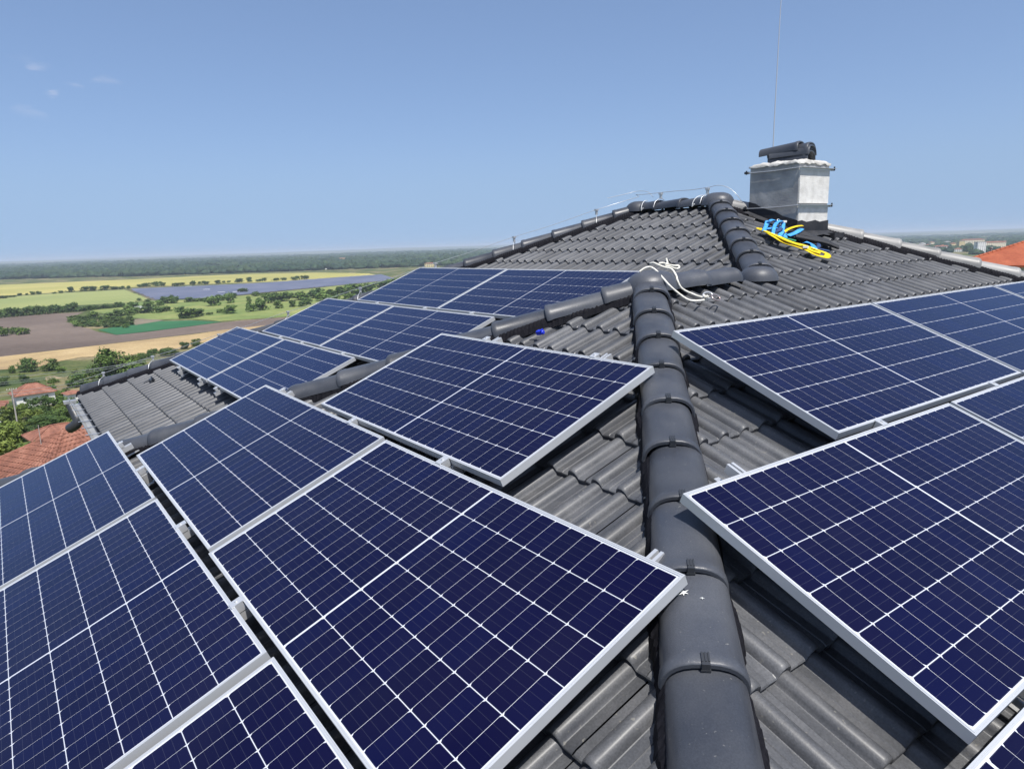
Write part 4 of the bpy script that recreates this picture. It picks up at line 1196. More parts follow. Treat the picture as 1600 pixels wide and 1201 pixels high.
# eaves: gutters and brackets
M_GUTTER = noisy('pale_zinc_gutter', (0.30, 0.31, 0.32), (0.40, 0.41, 0.42), scale=6, rough=(0.4, 0.55), metal=0.3)
def gutter(p0, p1, outward):
    p0, p1 = Vector(p0), Vector(p1); d = (p1 - p0).normalized(); o = Vector(outward)
    prof = [(0.00, 0.0), (0.0, -.05), (.03, -.09), (.075, -.10), (.115, -.075), (.13, -.03), (.13, 0.0), (.138, .004), (.142, -.006), (.135, -.035), (.118, -.083), (.075, -.108), (.028, -.097), (-.006, -.055), (-.006, 0.0)]
    v = []; n = len(prof)
    for q in (p0, p1):
        for a, b in prof: v.append(q + o * a + Vector((0, 0, b)) + HB)
    f = [(k, (k+1) % n, n + (k+1) % n, n + k) for k in range(n)]
    g = obj('gutter', v, f, M_GUTTER, house)
    L_ = (p1 - p0).length; k = 0.25
    while k < L_:
        q = p0 + d * k + HB
        b = MB(); w = d * .012
        for s in range(5):
            a0 = q + o * (-.02 + .04 * s); a1 = q + o * (-.02 + .04 * (s + 1))
            z = Vector((0, 0, .008)); z2 = Vector((0, 0, .012))
            b.raw([a0 - w + z, a0 + w + z, a1 + w + z, a1 - w + z, a0 - w + z2, a0 + w + z2, a1 + w + z2, a1 - w + z2], [(4,5,6,7), (0,3,2,1), (0,1,5,4), (2,3,7,6)])
        b.build('gutter_bracket', M_STEEL, g)
        k += 0.42
gx = XC + (ZE + DC) / TC
gutter((gx + .03, L_E.y - .05, ZE - .055), (gx + .03, V_E.y, ZE - .055), (-1, 0, 0))
gutter(((ZE + DA) / TA + .03, AE_E.y - .05, ZE - .055), ((ZE + DA) / TA + .03, AB_E.y + .02, ZE - .055), (-1, 0, 0))
gutter((AB_E.x + .05, (ZE + DB) / TB + .03, ZE - .055), (R_E.x, (ZE + DB) / TB + .03, ZE - .055), (0, -1, 0))

# chimney straddling the hip behind the long face
CH = Vector((2.710, 0.610, 0.049)); CWX, CWY = 0.555, 0.575; CTOP = 0.742
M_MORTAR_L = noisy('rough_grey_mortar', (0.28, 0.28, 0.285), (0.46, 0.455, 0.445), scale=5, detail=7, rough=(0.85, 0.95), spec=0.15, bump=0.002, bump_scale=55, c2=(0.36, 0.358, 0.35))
def rough_box(lo, hi, nx, ny, nz, amp, seed):
    bm = bmesh.new(); r = random.Random(seed)
    lo = Vector(lo); hi = Vector(hi)
    bmesh.ops.create_cube(bm, size=1.0)
    bmesh.ops.subdivide_edges(bm, edges=bm.edges[:], cuts=7, use_grid_fill=True)
    from mathutils import noise
    for q in bm.verts:
        p = Vector((lo[i] + (q.co[i] + .5) * (hi[i] - lo[i]) for i in range(3)))
        nv = noise.noise_vector(p * 9.0) * amp + noise.noise_vector(p * 27.0) * amp * .4
        q.co = p + nv
    v = [q.co.copy() for q in bm.verts]; f = [[q.index for q in t.verts] for t in bm.faces]
    bm.free(); return v, f
v, f = rough_box((CH.x, CH.y, -.55), (CH.x + CWX, CH.y + CWY, CTOP), 8, 8, 8, .002, 1)
chim = obj('chimney', [q + HB for q in v], f, M_MORTAR_L, house)
M_CROWN = noisy('crumbling_mortar', (0.38, 0.37, 0.35), (0.60, 0.59, 0.56), scale=14, detail=6, rough=(0.85, 0.95), spec=0.15, bump=0.003, bump_scale=60)
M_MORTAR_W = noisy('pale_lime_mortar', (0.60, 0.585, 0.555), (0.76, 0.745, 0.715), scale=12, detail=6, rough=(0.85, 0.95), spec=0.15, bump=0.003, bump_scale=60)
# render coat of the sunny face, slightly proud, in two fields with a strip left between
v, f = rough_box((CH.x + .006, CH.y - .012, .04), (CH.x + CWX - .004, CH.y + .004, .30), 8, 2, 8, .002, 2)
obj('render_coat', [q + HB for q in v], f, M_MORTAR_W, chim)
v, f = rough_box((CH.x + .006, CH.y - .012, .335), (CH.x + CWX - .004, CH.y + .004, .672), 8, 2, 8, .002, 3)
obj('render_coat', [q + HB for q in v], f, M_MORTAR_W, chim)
# crumbling mortar crown
from mathutils import noise as mnoise
cb = []
nx = 16
for j in range(nx + 1):
    for i in range(nx + 1):
        x = CH.x - .012 + (CWX + .024) * i / nx; y = CH.y - .012 + (CWY + .024) * j / nx
        e = min(i, j, nx - i, nx - j)
        h = CTOP + (.006 if e == 0 else .028) + .020 * mnoise.noise(Vector((x * 14, y * 14, 1))) + .012 * mnoise.noise(Vector((x * 40, y * 40, 5)))
        cb.append(Vector((x, y, h)) + HB)
fc = [(j*(nx+1)+i, j*(nx+1)+i+1, (j+1)*(nx+1)+i+1, (j+1)*(nx+1)+i) for j in range(nx) for i in range(nx)]
nb = len(cb)
edge = [i for i in range(nx+1)] + [(k+1)*(nx+1)+nx for k in range(nx)] + [nx*(nx+1)+nx-1-k for k in range(nx)] + [(nx-1-k)*(nx+1) for k in range(nx-1)]
for e in edge: cb.append(Vector((cb[e].x, cb[e].y, CTOP - .012 + 8.5 + random.uniform(-.012, .008))))
for k in range(len(edge)):
    k2 = (k + 1) % len(edge)
    fc.append((edge[k], nb + k, nb + k2, edge[k2]))
obj('mortar_crown', cb, fc, M_CROWN, chim, None, True)
# bitumen apron round the foot
fl = MB()
def roofB(x, y, k=0.0): return Vector((x, y, TB * y - DB + k)) + HB
sk = .10
for (a, b, nrm) in (((CH.x - .012, CH.y - .016), (CH.x + CWX + .012, CH.y - .016), (0, -1)), ((CH.x - .012, CH.y + CWY), (CH.x - .012, CH.y - .016), (-1, 0))):
    n = 7
    for k in range(n):
        t0, t1 = k / n, (k + 1) / n
        q0 = (a[0] + (b[0]-a[0])*t0, a[1] + (b[1]-a[1])*t0); q1 = (a[0] + (b[0]-a[0])*t1, a[1] + (b[1]-a[1])*t1)
        hgt = .118
        j0, j1 = .01 * math.sin(k * 2.1), .01 * math.sin((k+1) * 2.1)
        fl.raw([roofB(*q0, hgt + j0), roofB(*q1, hgt + j1), roofB(*q1, .02), roofB(*q0, .02),
                roofB(q0[0] + nrm[0]*sk, q0[1] + nrm[1]*sk, .010 + j0*.6), roofB(q1[0] + nrm[0]*sk, q1[1] + nrm[1]*sk, .010 + j1*.6)], [(0, 3, 2, 1), (3, 4, 5, 2)])
fl.box((CH.x + CWX - .1, CH.y - .16, TB*(CH.y-.16) - DB + 8.5 - .01), (CH.x + CWX + .09, CH.y - .015, TB*(CH.y-.1) - DB + 8.5 + .022))
fl.build('bitumen_apron', M_FLASH, chim)
# steel angle straps and wires holding the chimney
for z, ext, nm in ((0.318, .055, 'lower'), (0.690, .075, 'upper')):
    b = MB()
    b.box((CH.x - .012, CH.y - .05, z - .004 + 8.5), (CH.x + CWX + ext, CH.y - .018, z + 8.5))
    b.box((CH.x - .012, CH.y - .0185, z - .022 + 8.5), (CH.x + CWX + ext, CH.y - .0145, z + 8.5))
    st = b.build('steel_strap', M_STEEL, chim)
    w = MB().tube([(CH.x - .012, CH.y - .03, z + 8.5 - .004), (CH.x - .014, CH.y + CWY*.5, z + 8.5 - .012), (CH.x - .014, CH.y + CWY + .03, z + 8.5 - .006)], .005, n=6)
    w.build('tie_wire', M_STEEL, st)
    bo = MB()
    for x, y in ((CH.x + CWX + ext*.6, CH.y - .034), (CH.x - .012, CH.y + CWY + .04)):
        bo.tube([(x, y, z + 8.5 - .02), (x, y, z + 8.5 + .02)], .009, n=6)
    bo.box((CH.x - .03, CH.y + CWY + .015, z + 8.5 - .014), (CH.x + .012, CH.y + CWY + .055, z + 8.5 + .008))
    bo.build('bolt', M_CLIP, st)

# ------------------------------------------------------------------ solar panels
def frame_mesh():
    b = MB()
    rings = [(.028, .0016), (.028, 0.0), (0, 0), (0, PT), (.0046, PT), (.0050, PT-.0016), (.0064, PT-.0016), (.0068, PT), (.0116, PT), (.0118, PT-.0036)]
    v = []
    for d, z in rings:
        x, y = PL/2 - d, PW/2 - d
        v += [(-x, -y, z), (x, -y, z), (x, y, z), (-x, y, z)]
    f = []
    for i in range(len(rings) - 1):
        for k in range(4):
            k2 = (k+1) % 4
            f.append((i*4+k, i*4+k2, (i+1)*4+k2, (i+1)*4+k))
    return mesh_data('frame', v, f, M_ALU)
FRAME_ME = frame_mesh()
def back_mesh():
    b = MB(); x, y = PL/2 - .0119, PW/2 - .0119
    b.box((-x, -y, PT-.0075), (x, y, PT-.0030))
    return mesh_data('backsheet', b.v, b.f, M_BACK)
BACK_ME = back_mesh()
CX_, CY_ = .0801, .1587          # half-cell
PX_, PY_ = .08182, .1616
def cell_verts():
    a, b, c = CX_/2, CY_/2, .0085
    z0, z1 = 0.0001, .0004
    o = [(-a, -b + c), (-a + c*.75, -b), (a, -b), (a, b), (-a + c*.75, b), (-a, b - c)]
    v = [(x, y, z0) for x, y in o] + [(x, y, z1) for x, y in o]
    f = [tuple(range(6, 12))] + [(k, (k+1) % 6, 6 + (k+1) % 6, 6 + k) for k in range(6)]
    return v, f
CLV, CLF = cell_verts()
CELL_ME = mesh_data('solar_cell', CLV, CLF, M_CELL)
def cell_spots():
    for half in (-1, 1):
        for k in range(12):
            x = half * (.0046 + PX_ * (k + .5))
            for r in range(6):
                yield x, (r - 2.5) * PY_
def joined_cells():
    b = MB()
    for x, y in cell_spots():
        b.raw([(p[0] + x, p[1] + y, p[2] + PT - .0030) for p in CLV], CLF)
    return mesh_data('solar_cells', b.v, b.f, M_CELL)
JOINED_ME = joined_cells()
for (kind, a, s, w, lab), M in zip(PANELS, PMATS):
    root = empty('solar_panel', M, lab, 'solar panel', {'A': 'solar panels on the hip end', 'B': 'solar panels on the chimney side', 'C': 'solar panels on the far face'}[kind])
    add('frame', FRAME_ME, root)
    add('backsheet', BACK_ME, root)
    if kind == 'C' or (kind == 'B' and a > 1.5) or (a == -1.255):
        add('solar_cells', JOINED_ME, root)['kind'] = 'stuff'
    else:
        for x, y in cell_spots():
            add('solar_cell', CELL_ME, root, Matrix.Translation((x, y, PT - .0030)))

# ------------------------------------------------------------------ mounting rails with clamps and hooks
def rail_geo(L_):
    pr = [(-.020, -.042), (.020, -.042), (.020, -.004), (.006, -.004), (.006, -.016), (.012, -.016), (.012, -.024), (-.012, -.024), (-.012, -.016), (-.006, -.016), (-.006, -.004), (-.020, -.004)]
    n = len(pr)
    v = [(x, 0, z) for x, z in pr] + [(x, -L_, z) for x, z in pr]
    f = [(k, n + k, n + (k+1) % n, (k+1) % n) for k in range(n)]
    f += [(0, 1, 2, 3, 4, 5), (5, 6, 7, 8, 9, 10, 11, 0), tuple(n + k for k in (5, 4, 3, 2, 1, 0)), tuple(n + k for k in (0, 11, 10, 9, 8, 7, 6, 5))]
    return v, f
def clamp_me(gap):
    b = MB()
    b.box((-.022, -gap/2 - .007, PT + .0005), (.022, gap/2 + .007, PT + .0045))
    b.box((-.022, -gap/2 + .002, .0), (.022, gap/2 - .002, PT + .0004))
    b.tube([(0, 0, PT + .0046), (0, 0, PT + .011)], .0065, n=6)
    return mesh_data('clamp', b.v, b.f, M_RAIL, b.s)
CLAMPS = {}
def rail(kind, along, s_top, s_bot, gaps, label):
    """gaps: (slope distance of the gap centre, gap width)"""
    X, Y, Z, al, up = panel_axes(kind, 0)
    base = Vector((XC, 0, 0)) if kind == 'C' else Vector((0, 0, 0))
    M = Matrix((X, Y, Z)).transposed().to_4x4(); M.translation = base + al*along - up*s_top - Z*PT
    t = empty('mounting_rail', M, label, 'mounting rail', 'mounting rails under the panels')
    v, f = rail_geo(s_bot - s_top)
    obj('rail_profile', v, f, M_RAIL, t)
    for g, wd in gaps:
        key = round(wd, 3)
        if key not in CLAMPS: CLAMPS[key] = clamp_me(wd)
        add('clamp', CLAMPS[key], t, Matrix.Translation((0, -(g - s_top), 0)))
    q = s_top + 0.14
    while q < s_bot:
        y = -(q - s_top)
        b = MB(); b.box((.021, y-.02, -.075), (.026, y+.02, -.008)); b.box((-.035, y-.02, -.088), (.026, y+.02, -.082)); b.box((-.035, y-.02, -.088), (-.005, y+.16, -.084))
        b.build('roof_hook', M_STEEL, t)
        q += 0.96
g1 = 1.613 + PW + .024; g0 = 2.665 + PW + .022
rail('A', -2.155, 2.665 - .075, 4.78, [(g0, .042), (4.72, .03)], 'mounting rail whose bright end sticks out above the full panel by the ridge')
rail('A', -.870, 1.50, 4.78, [(g1, .046), (g0, .042), (4.72, .03), (1.598, .03)], 'mounting rail below the near half of the topmost hip end panel')
rail('A', .165, 1.50, 4.78, [(g1, .046), (g0, .042), (4.72, .03), (1.598, .03)], 'mounting rail below the far half of the topmost hip end panel')
rail('A', 1.40, 2.585, 4.78, [(g0, .042), (2.641, .03), (4.72, .03)], 'mounting rail whose end sticks out above the middle row panel')
rail('A', 2.24, 3.635, 4.78, [(3.698, .03), (4.72, .03)], 'mounting rail whose end sticks out above the lowest row panel')
b1 = 1.245 + PW + .016; b2 = 2.279 + PW + .012
rail('B', -1.84, 2.279 - .10, 4.36, [(b2, .024), (4.33, .03)], 'mounting rail whose end lies open on the tiles beside the ridge')
rail('B', -.869, 1.19, 4.36, [(b1, .032), (b2, .024), (4.33, .03)], 'mounting rail below the first upper chimney-side panel, near the ridge')
rail('B', .376, 1.19, 4.36, [(b1, .032), (b2, .024), (4.33, .03)], 'mounting rail below the first upper chimney-side panel, far half')
rail('B', 1.45, 1.19, 3.33, [(b1, .032), (3.30, .03)], 'mounting rail below the second upper chimney-side panel')
rail('B', 2.5, 1.19, 3.33, [(b1, .032), (3.30, .03)], 'mounting rail at the far end of the second upper chimney-side panel')
c1 = .684 + PW + .016; c2 = 1.719 + PW + .019
for i, (yy, st, gp) in enumerate(((6.03, 2.70, [(3.79, .03)]), (4.93, 1.66, [(c2, .036), (3.79, .03)]), (4.19, .63, [(c1, .03), (c2, .036), (3.79, .03)]),
                                  (3.02, .63, [(c1, .03), (c2, .036), (3.79, .03)]), (2.1, .63, [(c1, .03), (c2, .036)]), (1.25, .63, [(c1, .03)]))):
    rail('C', yy, st, 3.83 if gp[-1][0] > 3.7 else (2.76 if len(gp) == 2 else 1.72), gp,
         ('first', 'second', 'third', 'fourth', 'fifth', 'sixth')[i] + ' mounting rail of the far face counted from the gutter corner')

# ------------------------------------------------------------------ things lying on the roof
M_ROPE = noisy('white_braided_rope', (0.60, 0.58, 0.50), (0.80, 0.78, 0.72), scale=70, detail=2, rough=(0.75, 0.9), spec=0.2, bump=0.001, bump_scale=220)
sa = [(-0.464,-0.22,-0.197),(-0.429,-0.24,-0.173),(-0.406,-0.268,-0.169),(-0.395,-0.307,-0.191),(-0.426,-0.396,-0.238),(-0.42,-0.453,-0.289),(-0.385,-0.487,-0.333),(-0.357,-0.532,-0.372),(-0.33,-0.558,-0.388),(-0.275,-0.576,-0.392),(-0.202,-0.583,-0.39)]
sb = [(-0.274,-0.141,-0.150),(-0.277,-0.179,-0.146),(-0.278,-0.224,-0.160),(-0.244,-0.253,-0.178),(-0.230,-0.300,-0.190),(-0.262,-0.369,-0.232),(-0.287,-0.401,-0.259),(-0.274,-0.419,-0.306),(-0.244,-0.436,-0.333),(-0.212,-0.46,-0.352),(-0.191,-0.507,-0.372),(-0.169,-0.539,-0.38)]
lp = [(-0.276,-0.223,-0.150),(-0.228,-0.219,-0.148),(-0.183,-0.228,-0.162),(-0.109,-0.222,-0.172),(-0.071,-0.224,-0.174),(-0.084,-0.243,-0.185),(-0.121,-0.257,-0.192),(-0.154,-0.257,-0.188),(-0.184,-0.244,-0.176),(-0.207,-0.225,-0.168),(-0.184,-0.214,-0.154),(-0.177,-0.215,-0.15),(-0.173,-0.199,-0.118)]
rope = empty('safety_rope', Matrix.Translation((-.3, -.4, -.3)), 'white safety rope looped over the wing ridge tiles with snap hooks below', 'rope')
RM = Matrix.Translation((.3, .4, .3))
for pts in (sa, sb, lp):
    MB().tube([RM @ p for p in curve_pts(pts, 5)], .0072, n=8).build('rope_strand', M_ROPE, rope)
M_HOOK = simple('reddish_steel', (0.55, 0.45, 0.42), 0.3, 0.8)
cc = Vector((-0.165, -0.585, -0.377))
cS = 1/math.sqrt(1+TB*TB)
ux, uy, uz = Vector((1,0,0)), Vector((0,cS,TB*cS)), Vector((0,-TB*cS,cS))
for k, (ox, oy, tilt) in enumerate(((-.012, .018, .5), (.02, -.028, -.4))):
    pts = []
    for i in range(14):
        a = 2*math.pi*i/14
        pts.append(RM @ (cc + ux*(ox + .042*math.cos(a)) + uy*(oy + .024*math.sin(a)) + uz*(.012*math.sin(a+tilt) + .008)))
    MB().tube(pts, .0052, n=6, closed=True).build('snap_hook', M_HOOK if k else M_STEEL, rope)
knot = MB().tube([RM @ (cc + ux*(-.05 + .012*math.cos(q*1.3)) + uy*(.012*math.sin(q*2.1)) + uz*(.008 + .008*math.cos(q*2.7))) for q in range(12)], .007, n=6)
knot.build('knot', M_ROPE, rope)

# harness and sling beside the chimney
M_BLUE = noisy('blue_webbing', (0.045, 0.25, 0.60), (0.09, 0.38, 0.78), scale=40, rough=(0.7, 0.85), spec=0.2)
M_BLUEDK = simple('dark_blue_webbing', (0.02, 0.05, 0.14), 0.8)
M_YEL = noisy('yellow_webbing', (0.66, 0.47, 0.015), (0.82, 0.62, 0.03), scale=40, rough=(0.7, 0.85), spec=0.2)
M_GREEN = simple('green_tag', (0.03, 0.22, 0.10), 0.7)
bs = empty('bitumen_sheet', Matrix.Translation((2.5, .3, 0)), 'folded black roofing sheet lying between harness and chimney foot', 'roofing sheet')
BI = Matrix.Translation((-2.5, -.3, 0))
def rb(x, y, k): return Vector((x, y, TB*y - DB + k))
for pts, hw, th_ in (([(2.30,.52,.02),(2.40,.43,.035),(2.50,.33,.03),(2.60,.23,.035),(2.70,.17,.02)], .085, .016), ([(2.42,.50,.04),(2.52,.42,.055),(2.62,.33,.05),(2.74,.26,.03)], .07, .014), ([(2.36,.40,.045),(2.46,.30,.05),(2.58,.20,.05),(2.66,.12,.03)], .05, .018)):
    MB().tube([BI @ rb(*q) for q in curve_pts([Vector(p) for p in pts], 5)], 1, n=8, flat=(hw, th_), up=(0, -.36, .93)).build('fold', M_FLASH, bs)
hz = empty('safety_harness', Matrix.Translation((2.25, .5, 0)), 'blue webbing safety harness crumpled on the tiles at the chimney foot', 'harness')
IM = Matrix.Translation((-2.25, -.5, 0))
def ribbon(parent, name, pts, mat, half=.020, th=.002, inv=IM, closed=False, up=(0, -.36, .93)):
    return MB().tube([inv @ Vector(p) for p in curve_pts(pts, 5, closed)], 1, n=6, flat=(half, th), closed=closed, up=up).build(name, mat, parent)
def rb(x, y, k): return Vector((x, y, TB*y - DB + k))
ribbon(hz, 'shoulder_strap', [rb(2.214,.606,.04), rb(2.145,.555,.13), rb(2.22,.542,.15), rb(2.334,.558,.09), rb(2.24,.50,.05), rb(2.12,.508,.05)], M_BLUE)
ribbon(hz, 'shoulder_strap', [rb(2.065,.447,.05), rb(2.16,.50,.10), rb(2.26,.53,.14), rb(2.38,.549,.13), rb(2.304,.50,.08), rb(2.16,.42,.04)], M_BLUE)
ribbon(hz, 'chest_strap', [rb(2.10,.56,.06), rb(2.20,.50,.09), rb(2.28,.47,.06), rb(2.20,.40,.03)], M_BLUE, .022)
ribbon(hz, 'leg_strap', [rb(2.25,.405,.05), rb(2.40,.42,.07), rb(2.56,.46,.09), rb(2.60,.49,.08)], M_BLUE, .028)
ribbon(hz, 'leg_strap', [rb(2.16,.20,.05), rb(2.17,.16,.08), rb(2.20,.12,.07), rb(2.17,.07,.05), rb(2.13,.03,.03)], M_BLUE, .034)
ribbon(hz, 'shoulder_strap', [rb(2.02,.52,.05), rb(2.10,.55,.10), rb(2.20,.60,.12), rb(2.30,.60,.09), rb(2.36,.57,.05)], M_BLUE, .022)
ribbon(hz, 'waist_strap', [rb(2.06,.50,.04), rb(2.14,.45,.08), rb(2.22,.47,.10), rb(2.28,.52,.08), rb(2.22,.57,.05)], M_BLUEDK, .024)
ribbon(hz, 'waist_strap', [rb(2.10,.40,.05), rb(2.20,.44,.075), rb(2.32,.50,.06)], M_BLUE, .024)
ribbon(hz, 'back_pad', [rb(2.10,.60,.03), rb(2.22,.58,.06), rb(2.34,.56,.04), rb(2.42,.50,.03)], M_BLUEDK, .045, .008)
ribbon(hz, 'lanyard', [rb(2.30,.44,.02), rb(2.45,.36,.04), rb(2.52,.27,.03), rb(2.42,.18,.03), rb(2.30,.13,.03), rb(2.38,.05,.03)], M_BLUEDK, .022, .008)
MB().tube([IM @ rb(2.08,.37,.045), IM @ rb(2.10,.31,.05), IM @ rb(2.17,.275,.045)], .014, n=6).build('label_tag', M_GREEN, hz)
bq = MB()
for i in range(1): bq.box((-.03, -.012, 0), (.03, .012, .02), IM @ Matrix.Translation(rb(2.40, .553, .12)))
bq.build('buckle', M_PLASTER['white'], hz)
ring_ = [IM @ (rb(2.30, .545, .13) + Vector((.028*math.cos(a), .01*math.sin(a), .028*math.sin(a)))) for a in [2*math.pi*k/12 for k in range(12)]]
MB().tube(ring_, .004, n=5, closed=True).build('d_ring', M_STEEL, hz)

GR2 = random.Random(5)
sl = empty('lifting_sling', Matrix.Translation((2.08, .25, -.1)), 'long yellow webbing sling lying folded on the tiles under the harness', 'sling')
SI = Matrix.Translation((-2.08, -.25, .1))
ylw = [(a_ + GR2.uniform(-.010, .010), b_ + GR2.uniform(-.012, .012), c_ + GR2.uniform(0, .018)) for a_, b_, c_ in [(2.063,.600,.03),(2.030,.50,.035),(2.002,.389,.035),(1.985,.264,.035),(2.02,.185,.03),(2.06,.115,.03),(2.03,.041,.03),(2.05,-.022,.03),(2.111,-.062,.03),(2.185,-.031,.04),(2.15,.032,.045),(2.09,.085,.05),(2.075,.134,.05),(2.03,.205,.05),(2.02,.285,.05),(2.03,.383,.05),(2.045,.49,.05),(2.09,.58,.04)]]
ribbon(sl, 'webbing', [rb(*q) for q in ylw], M_YEL, .034, .0055, SI, True)
ribbon(sl, 'webbing', [rb(2.02,.36,.06), rb(1.995,.26,.062), rb(2.03,.18,.058), rb(2.07,.12,.055), rb(2.05,.04,.05), rb(2.09,-.03,.05)], M_YEL, .030, .010, SI)
ribbon(sl, 'sewn_eye', [rb(2.24,.46,.05), rb(2.34,.462,.09), rb(2.48,.462,.115), rb(2.60,.475,.115)], M_YEL, .016, .004, SI)
MB().box((-.03, -.02, 0), (.03, .02, .02), SI @ Matrix.Translation(rb(2.04, .085, .055)) @ Matrix.Rotation(.4, 4, 'Z')).build('sewn_tag', M_PLASTER['white'], sl)

# blue plastic clip with a short black tail, lying on the tiles
M_BLUEP = simple('blue_plastic', (0.015, 0.035, 0.50), 0.3)
bc = empty('plastic_clip', Matrix.Translation((-1.135, .035, -.579)), 'small bright blue plastic clip lying on tiles above the topmost hip end panel', 'clip')
Xa, Ya = face_axes('A'); Za = Xa.cross(Ya)
BR = Matrix((Xa, Ya, Za)).transposed().to_4x4() @ Matrix.Rotation(0.25, 4, 'Z')
b = MB(); b.tube([(-.030, 0, .012), (-.026, 0, .012), (.026, 0, .012), (.030, 0, .012)], [.011, .016, .016, .011], n=10)
b.box((-.024, -.017, .0), (.012, .017, .026)); b.box((.014, -.014, .004), (.020, .014, .034))
b.build('clip_body', M_BLUEP, bc, BR)
MB().tube([(-.030, 0, .010), (-.045, -.008, .004), (-.060, -.022, .001), (-.066, -.038, .002)], .003, n=5).build('tail', M_CLIP, bc, BR)

# ridge tiles stored on the chimney
cz = CTOP + .045
for i, (dx, dy, dz, rz, rx, lab) in enumerate((
        (.28, .27, .020, .06, .00, 'lowest of the spare ridge tiles nested on the chimney top'),
        (.29, .28, .046, .02, .01, 'second spare ridge tile from below on the chimney top'),
        (.28, .26, .072, .08, .01, 'third spare ridge tile from below on the chimney top'),
        (.30, .28, .098, .03, .02, 'highest of the four spare ridge tiles nested on the chimney'),
        (.265, .375, .112, .05, .06, 'spare ridge tile whose smooth back covers the nested stack on the chimney'))):
    M = Matrix.Translation((CH.x + dx, CH.y + dy, cz + dz - .02)) @ Matrix.Rotation(rz - 1.42, 4, 'Z') @ Matrix.Rotation(-rx - .03, 4, 'Y') @ Matrix.Translation((.21, 0, 0))
    o = add('spare_ridge_tile', CAP_ME, None, M)
    tag(o, lab, 'ridge tile', 'spare ridge tiles on the chimney')

# lightning conductor along the far hip and the main ridge, with its rod
lc = empty('lightning_conductor', Matrix.Translation((K2.x, K2.y, K2.z)), 'thin bright lightning conductor wire on holders along the far hip and ridge', 'lightning conductor')
LI = Matrix.Translation(-K2)
up_ = Vector((0, 0, 1))
wp = []
nh = int((L_E - K2).length / .55)
for k in range(nh + 1):
    p = L_E.lerp(K2, k / nh); wp.append(p + up_*(HC + .075 - (.012 if k % 2 else 0)))
top_ = [K2 + Vector((0, .05, HC + .09)), K2 + Vector((.02, -.10, HC + .085)), K2 + Vector((.0, -.55, HC + .085)), K + Vector((0, .35, HC + .08)), K + Vector((0, .12, HC + .09)), K + Vector((.01, 0, HC + .10)),
        K + Vector((.04, -.12, HC + .06)), K + Vector((.06, -.22, HC - .03)), Vector((CH.x + .02, CH.y + CWY + .06, .33)), Vector((CH.x - .013, CH.y + CWY + .01, .32))]
MB().tube([LI @ p for p in wp + curve_pts(top_, 4)], .0032, n=6).build('wire', M_STEEL, lc)
lo2 = [K2 + Vector((-.28, .27, HC + .06)), K2 + Vector((-.12, .12, HC + .10)), K2 + Vector((0, .02, HC + .13)), K2 + Vector((.03, -.12, HC + .11)), K2 + Vector((.02, -.22, HC + .04))]
MB().tube([LI @ p for p in curve_pts(lo2, 6)], .0032, n=6).build('wire', M_STEEL, lc)
def holder(p, d):
    d = d.normalized(); side = Vector((0, 0, 1)).cross(d).normalized()
    b = MB()
    for sg in (-1, 1):
        q = LI @ p
        b.tube([q + side*sg*.13 + up_*.0, q + side*sg*.10 + up_*(HC*.75), q + side*sg*.03 + up_*(HC + .012), q + up_*(HC + .016)], .004, n=5)
    q = LI @ p
    b.box((-.012, -.012, HC + .012), (.012, .012, HC + .07), Matrix.Translation(q))
    b.box((-.02, -.02, HC + .06), (.02, .02, HC + .082), Matrix.Translation(q))
    b.build('wire_holder', M_STEEL, lc)
for s in (.55, 1.65, 2.75, 3.85, 4.95, 6.05, 7.15, 8.0):
    q = K2 + L_D * s
    if q.z > ZE + .02: holder(q, L_D)
holder(K2.lerp(K, .30), K - K2); holder(K2.lerp(K, .88), K - K2)
M_TIE = simple('white_cable_tie', (0.75, 0.76, 0.75), 0.5)
for q, tl in ((K2.lerp(K, .10), .05), (K2.lerp(K, .82), -.03)):
    pts = []
    for k in range(13):
        a = math.pi * k / 12
        pts.append(LI @ (q + Vector((.140*math.cos(a), tl*math.cos(a), -.03 + .126*math.sin(a)))))
    MB().tube(pts, .004, n=5).build('tie', M_TIE, lc)
    pts = [LI @ (q + Vector((-.140, -tl, -.03)) + Vector((-.012*math.sin(a), .018*math.cos(a) - .018, .03*math.sin(a*.5)))) for a in [2*math.pi*k/10 for k in range(10)]]
    MB().tube(pts, .0035, n=5, closed=True).build('tie_loop', M_TIE, lc)

rod = empty('lightning_rod', Matrix.Translation((CH.x + .46, CH.y + .62, .30)), 'tall thin lightning rod rising behind the chimney', 'lightning rod')
MB().tube([(0, 0, -.2), (.004, 0, .9), (.02, -.01, 2.0), (.055, -.02, 3.2)], [.007, .006, .005, .003], n=8).build('rod', M_STEEL, rod)
MB().box((-.03, -.03, .30), (.03, .03, .34)).build('rod_clamp', M_STEEL, rod)

# dark flue elbow standing off the gutter corner, and snow-guard scrap on the far tiles
fl_c = ray_at(112, 650, 12.9)
fe = empty('flue_pipe', Matrix.Translation(fl_c), 'short dark metal flue elbow standing out beside the pale gutter', 'flue pipe')
pq = [fl_c.lerp(fl_c, 0)]
pts = [ray_at(109, 630, 12.9), ray_at(114, 641, 12.85), ray_at(121, 654, 12.8), ray_at(121.5, 659, 12.8), ray_at(118, 664, 12.8), ray_at(109, 669.5, 12.85)]
MB().tube([p - fl_c for p in pts], [.075, .078, .085, .09, .092, .088], n=12).build('pipe', M_CLIP, fe)
b = MB(); c0 = ray_at(109, 628, 12.9) - fl_c
b.box((-.10, -.09, -.02), (.10, .09, .03), Matrix.Translation(c0)); b.build('cap_plate', M_GUTTER, fe)
MB().tube([ray_at(121, 657, 12.8) - fl_c, ray_at(140, 660, 12.7) - fl_c], .03, n=8).build('wall_bracket', M_CLIP, fe)
b = MB(); q = face_point('C', 6.75, -4.02)
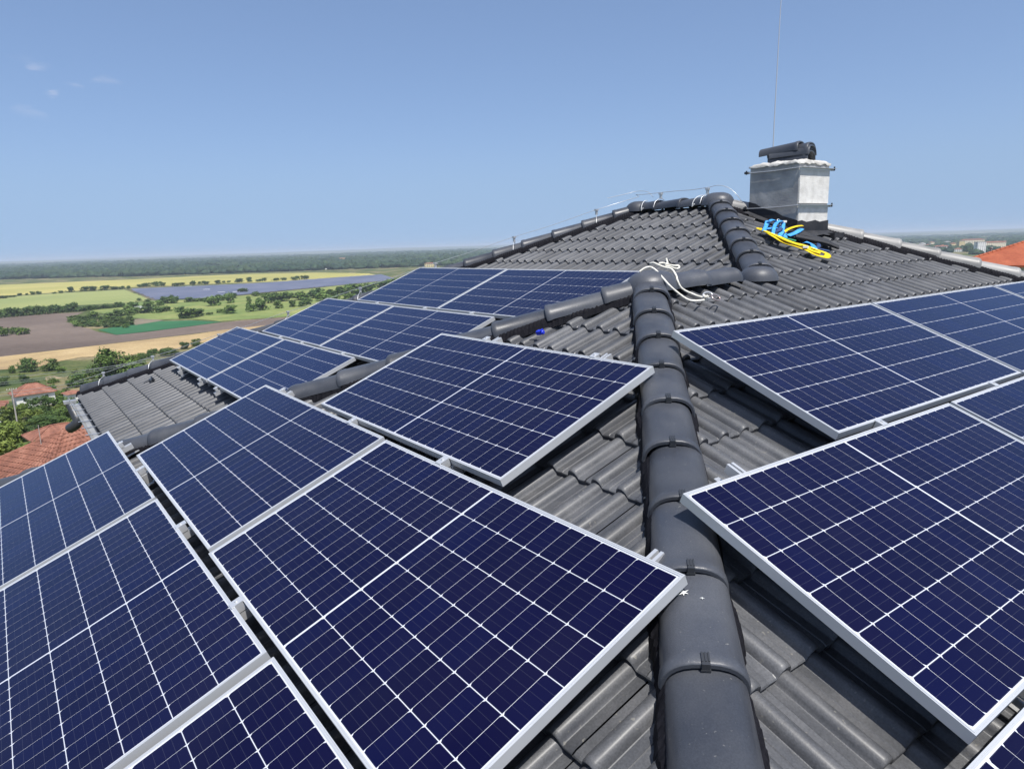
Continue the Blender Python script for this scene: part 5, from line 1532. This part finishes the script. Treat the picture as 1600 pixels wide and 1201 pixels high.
Xc, Yc = face_axes('C'); Zc = Xc.cross(Yc); CM = Matrix((Xc, Yc, Zc)).transposed().to_4x4()
sc = empty('scrap_piece', Matrix.Translation(q), 'small dark scrap lying on the bare far tiles', 'scrap')
b.box((-.07, -.035, -.01), (.07, .02, .022)); b.box((-.03, .0, .0), (.10, .012, .05)); b.tube([(-.05, -.03, .0), (-.12, -.09, -.01), (-.10, -.16, -.02)], .006, n=5)
b.build('scrap_body', M_CLIP, sc, CM)

# white droppings on one ridge tile
up3 = AB_D.cross(Vector((0,0,1)).cross(AB_D).normalized())
sd3 = Vector((0, 0, 1)).cross(AB_D).normalized()
M_LIME = simple('white_dropping', (0.72, 0.73, 0.70), 0.8)
b = MB(); r = random.Random(3)
def on_cap(d, lat):
    """point on the upper surface of the hip tiles at distance d from the top"""
    i = math.ceil((d - .305) / .376); low = .305 + .376*i
    bk_ = low - d
    hgt = .080 + (1 - bk_/.42) * .005 - bk_ * .019/.376
    rad = .112 + (1 - bk_/.42)*.016
    return P + AB_D*d + sd3*lat + up3*(HC - .0870 + hgt * math.sqrt(max(0, 1 - (lat/rad)**2)) + .0045)
def splat(d, lat, size, spikes):
    c = on_cap(d, lat)
    n = spikes * 2
    ring_ = []
    for k in range(n):
        a = 2*math.pi*k/n; rr = size * (r.uniform(.8, 1.5) if k % 2 == 0 else r.uniform(.25, .5))
        ring_.append(on_cap(d + rr*math.cos(a), lat + rr*math.sin(a)) - up3*.001)
    b.raw([c + up3*.001] + ring_, [(0, 1 + k, 1 + (k+1) % n) for k in range(n)])
splat(3.02, -.035, .016, 6); splat(2.965, -.03, .004, 4); splat(3.045, .018, .006, 4)
b.v = [tuple(Vector(q) + HB) for q in b.v]
b.build('bird_dropping', M_LIME, house)

# ------------------------------------------------------------------ haze: one closed box of even, thin air
def make_haze():
    M = bpy.data.materials.new('thin_air'); M.use_nodes = True
    nt = M.node_tree; nt.nodes.clear()
    o_ = nt.nodes.new('ShaderNodeOutputMaterial'); v = nt.nodes.new('ShaderNodeVolumePrincipled')
    v.inputs['Color'].default_value = (0.76, 0.87, 1.0, 1)
    v.inputs['Density'].default_value = HAZE
    v.inputs['Anisotropy'].default_value = 0.0
    nt.links.new(v.outputs[0], o_.inputs['Volume'])
    b = MB().box((CAM.x - 42000, CAM.y - 42000, PLAIN - 3.5), (CAM.x + 42000, CAM.y + 42000, 44.0))
    o = b.build('haze', M); tag(o, kind='stuff')
HAZE = 1.05e-4
make_haze()
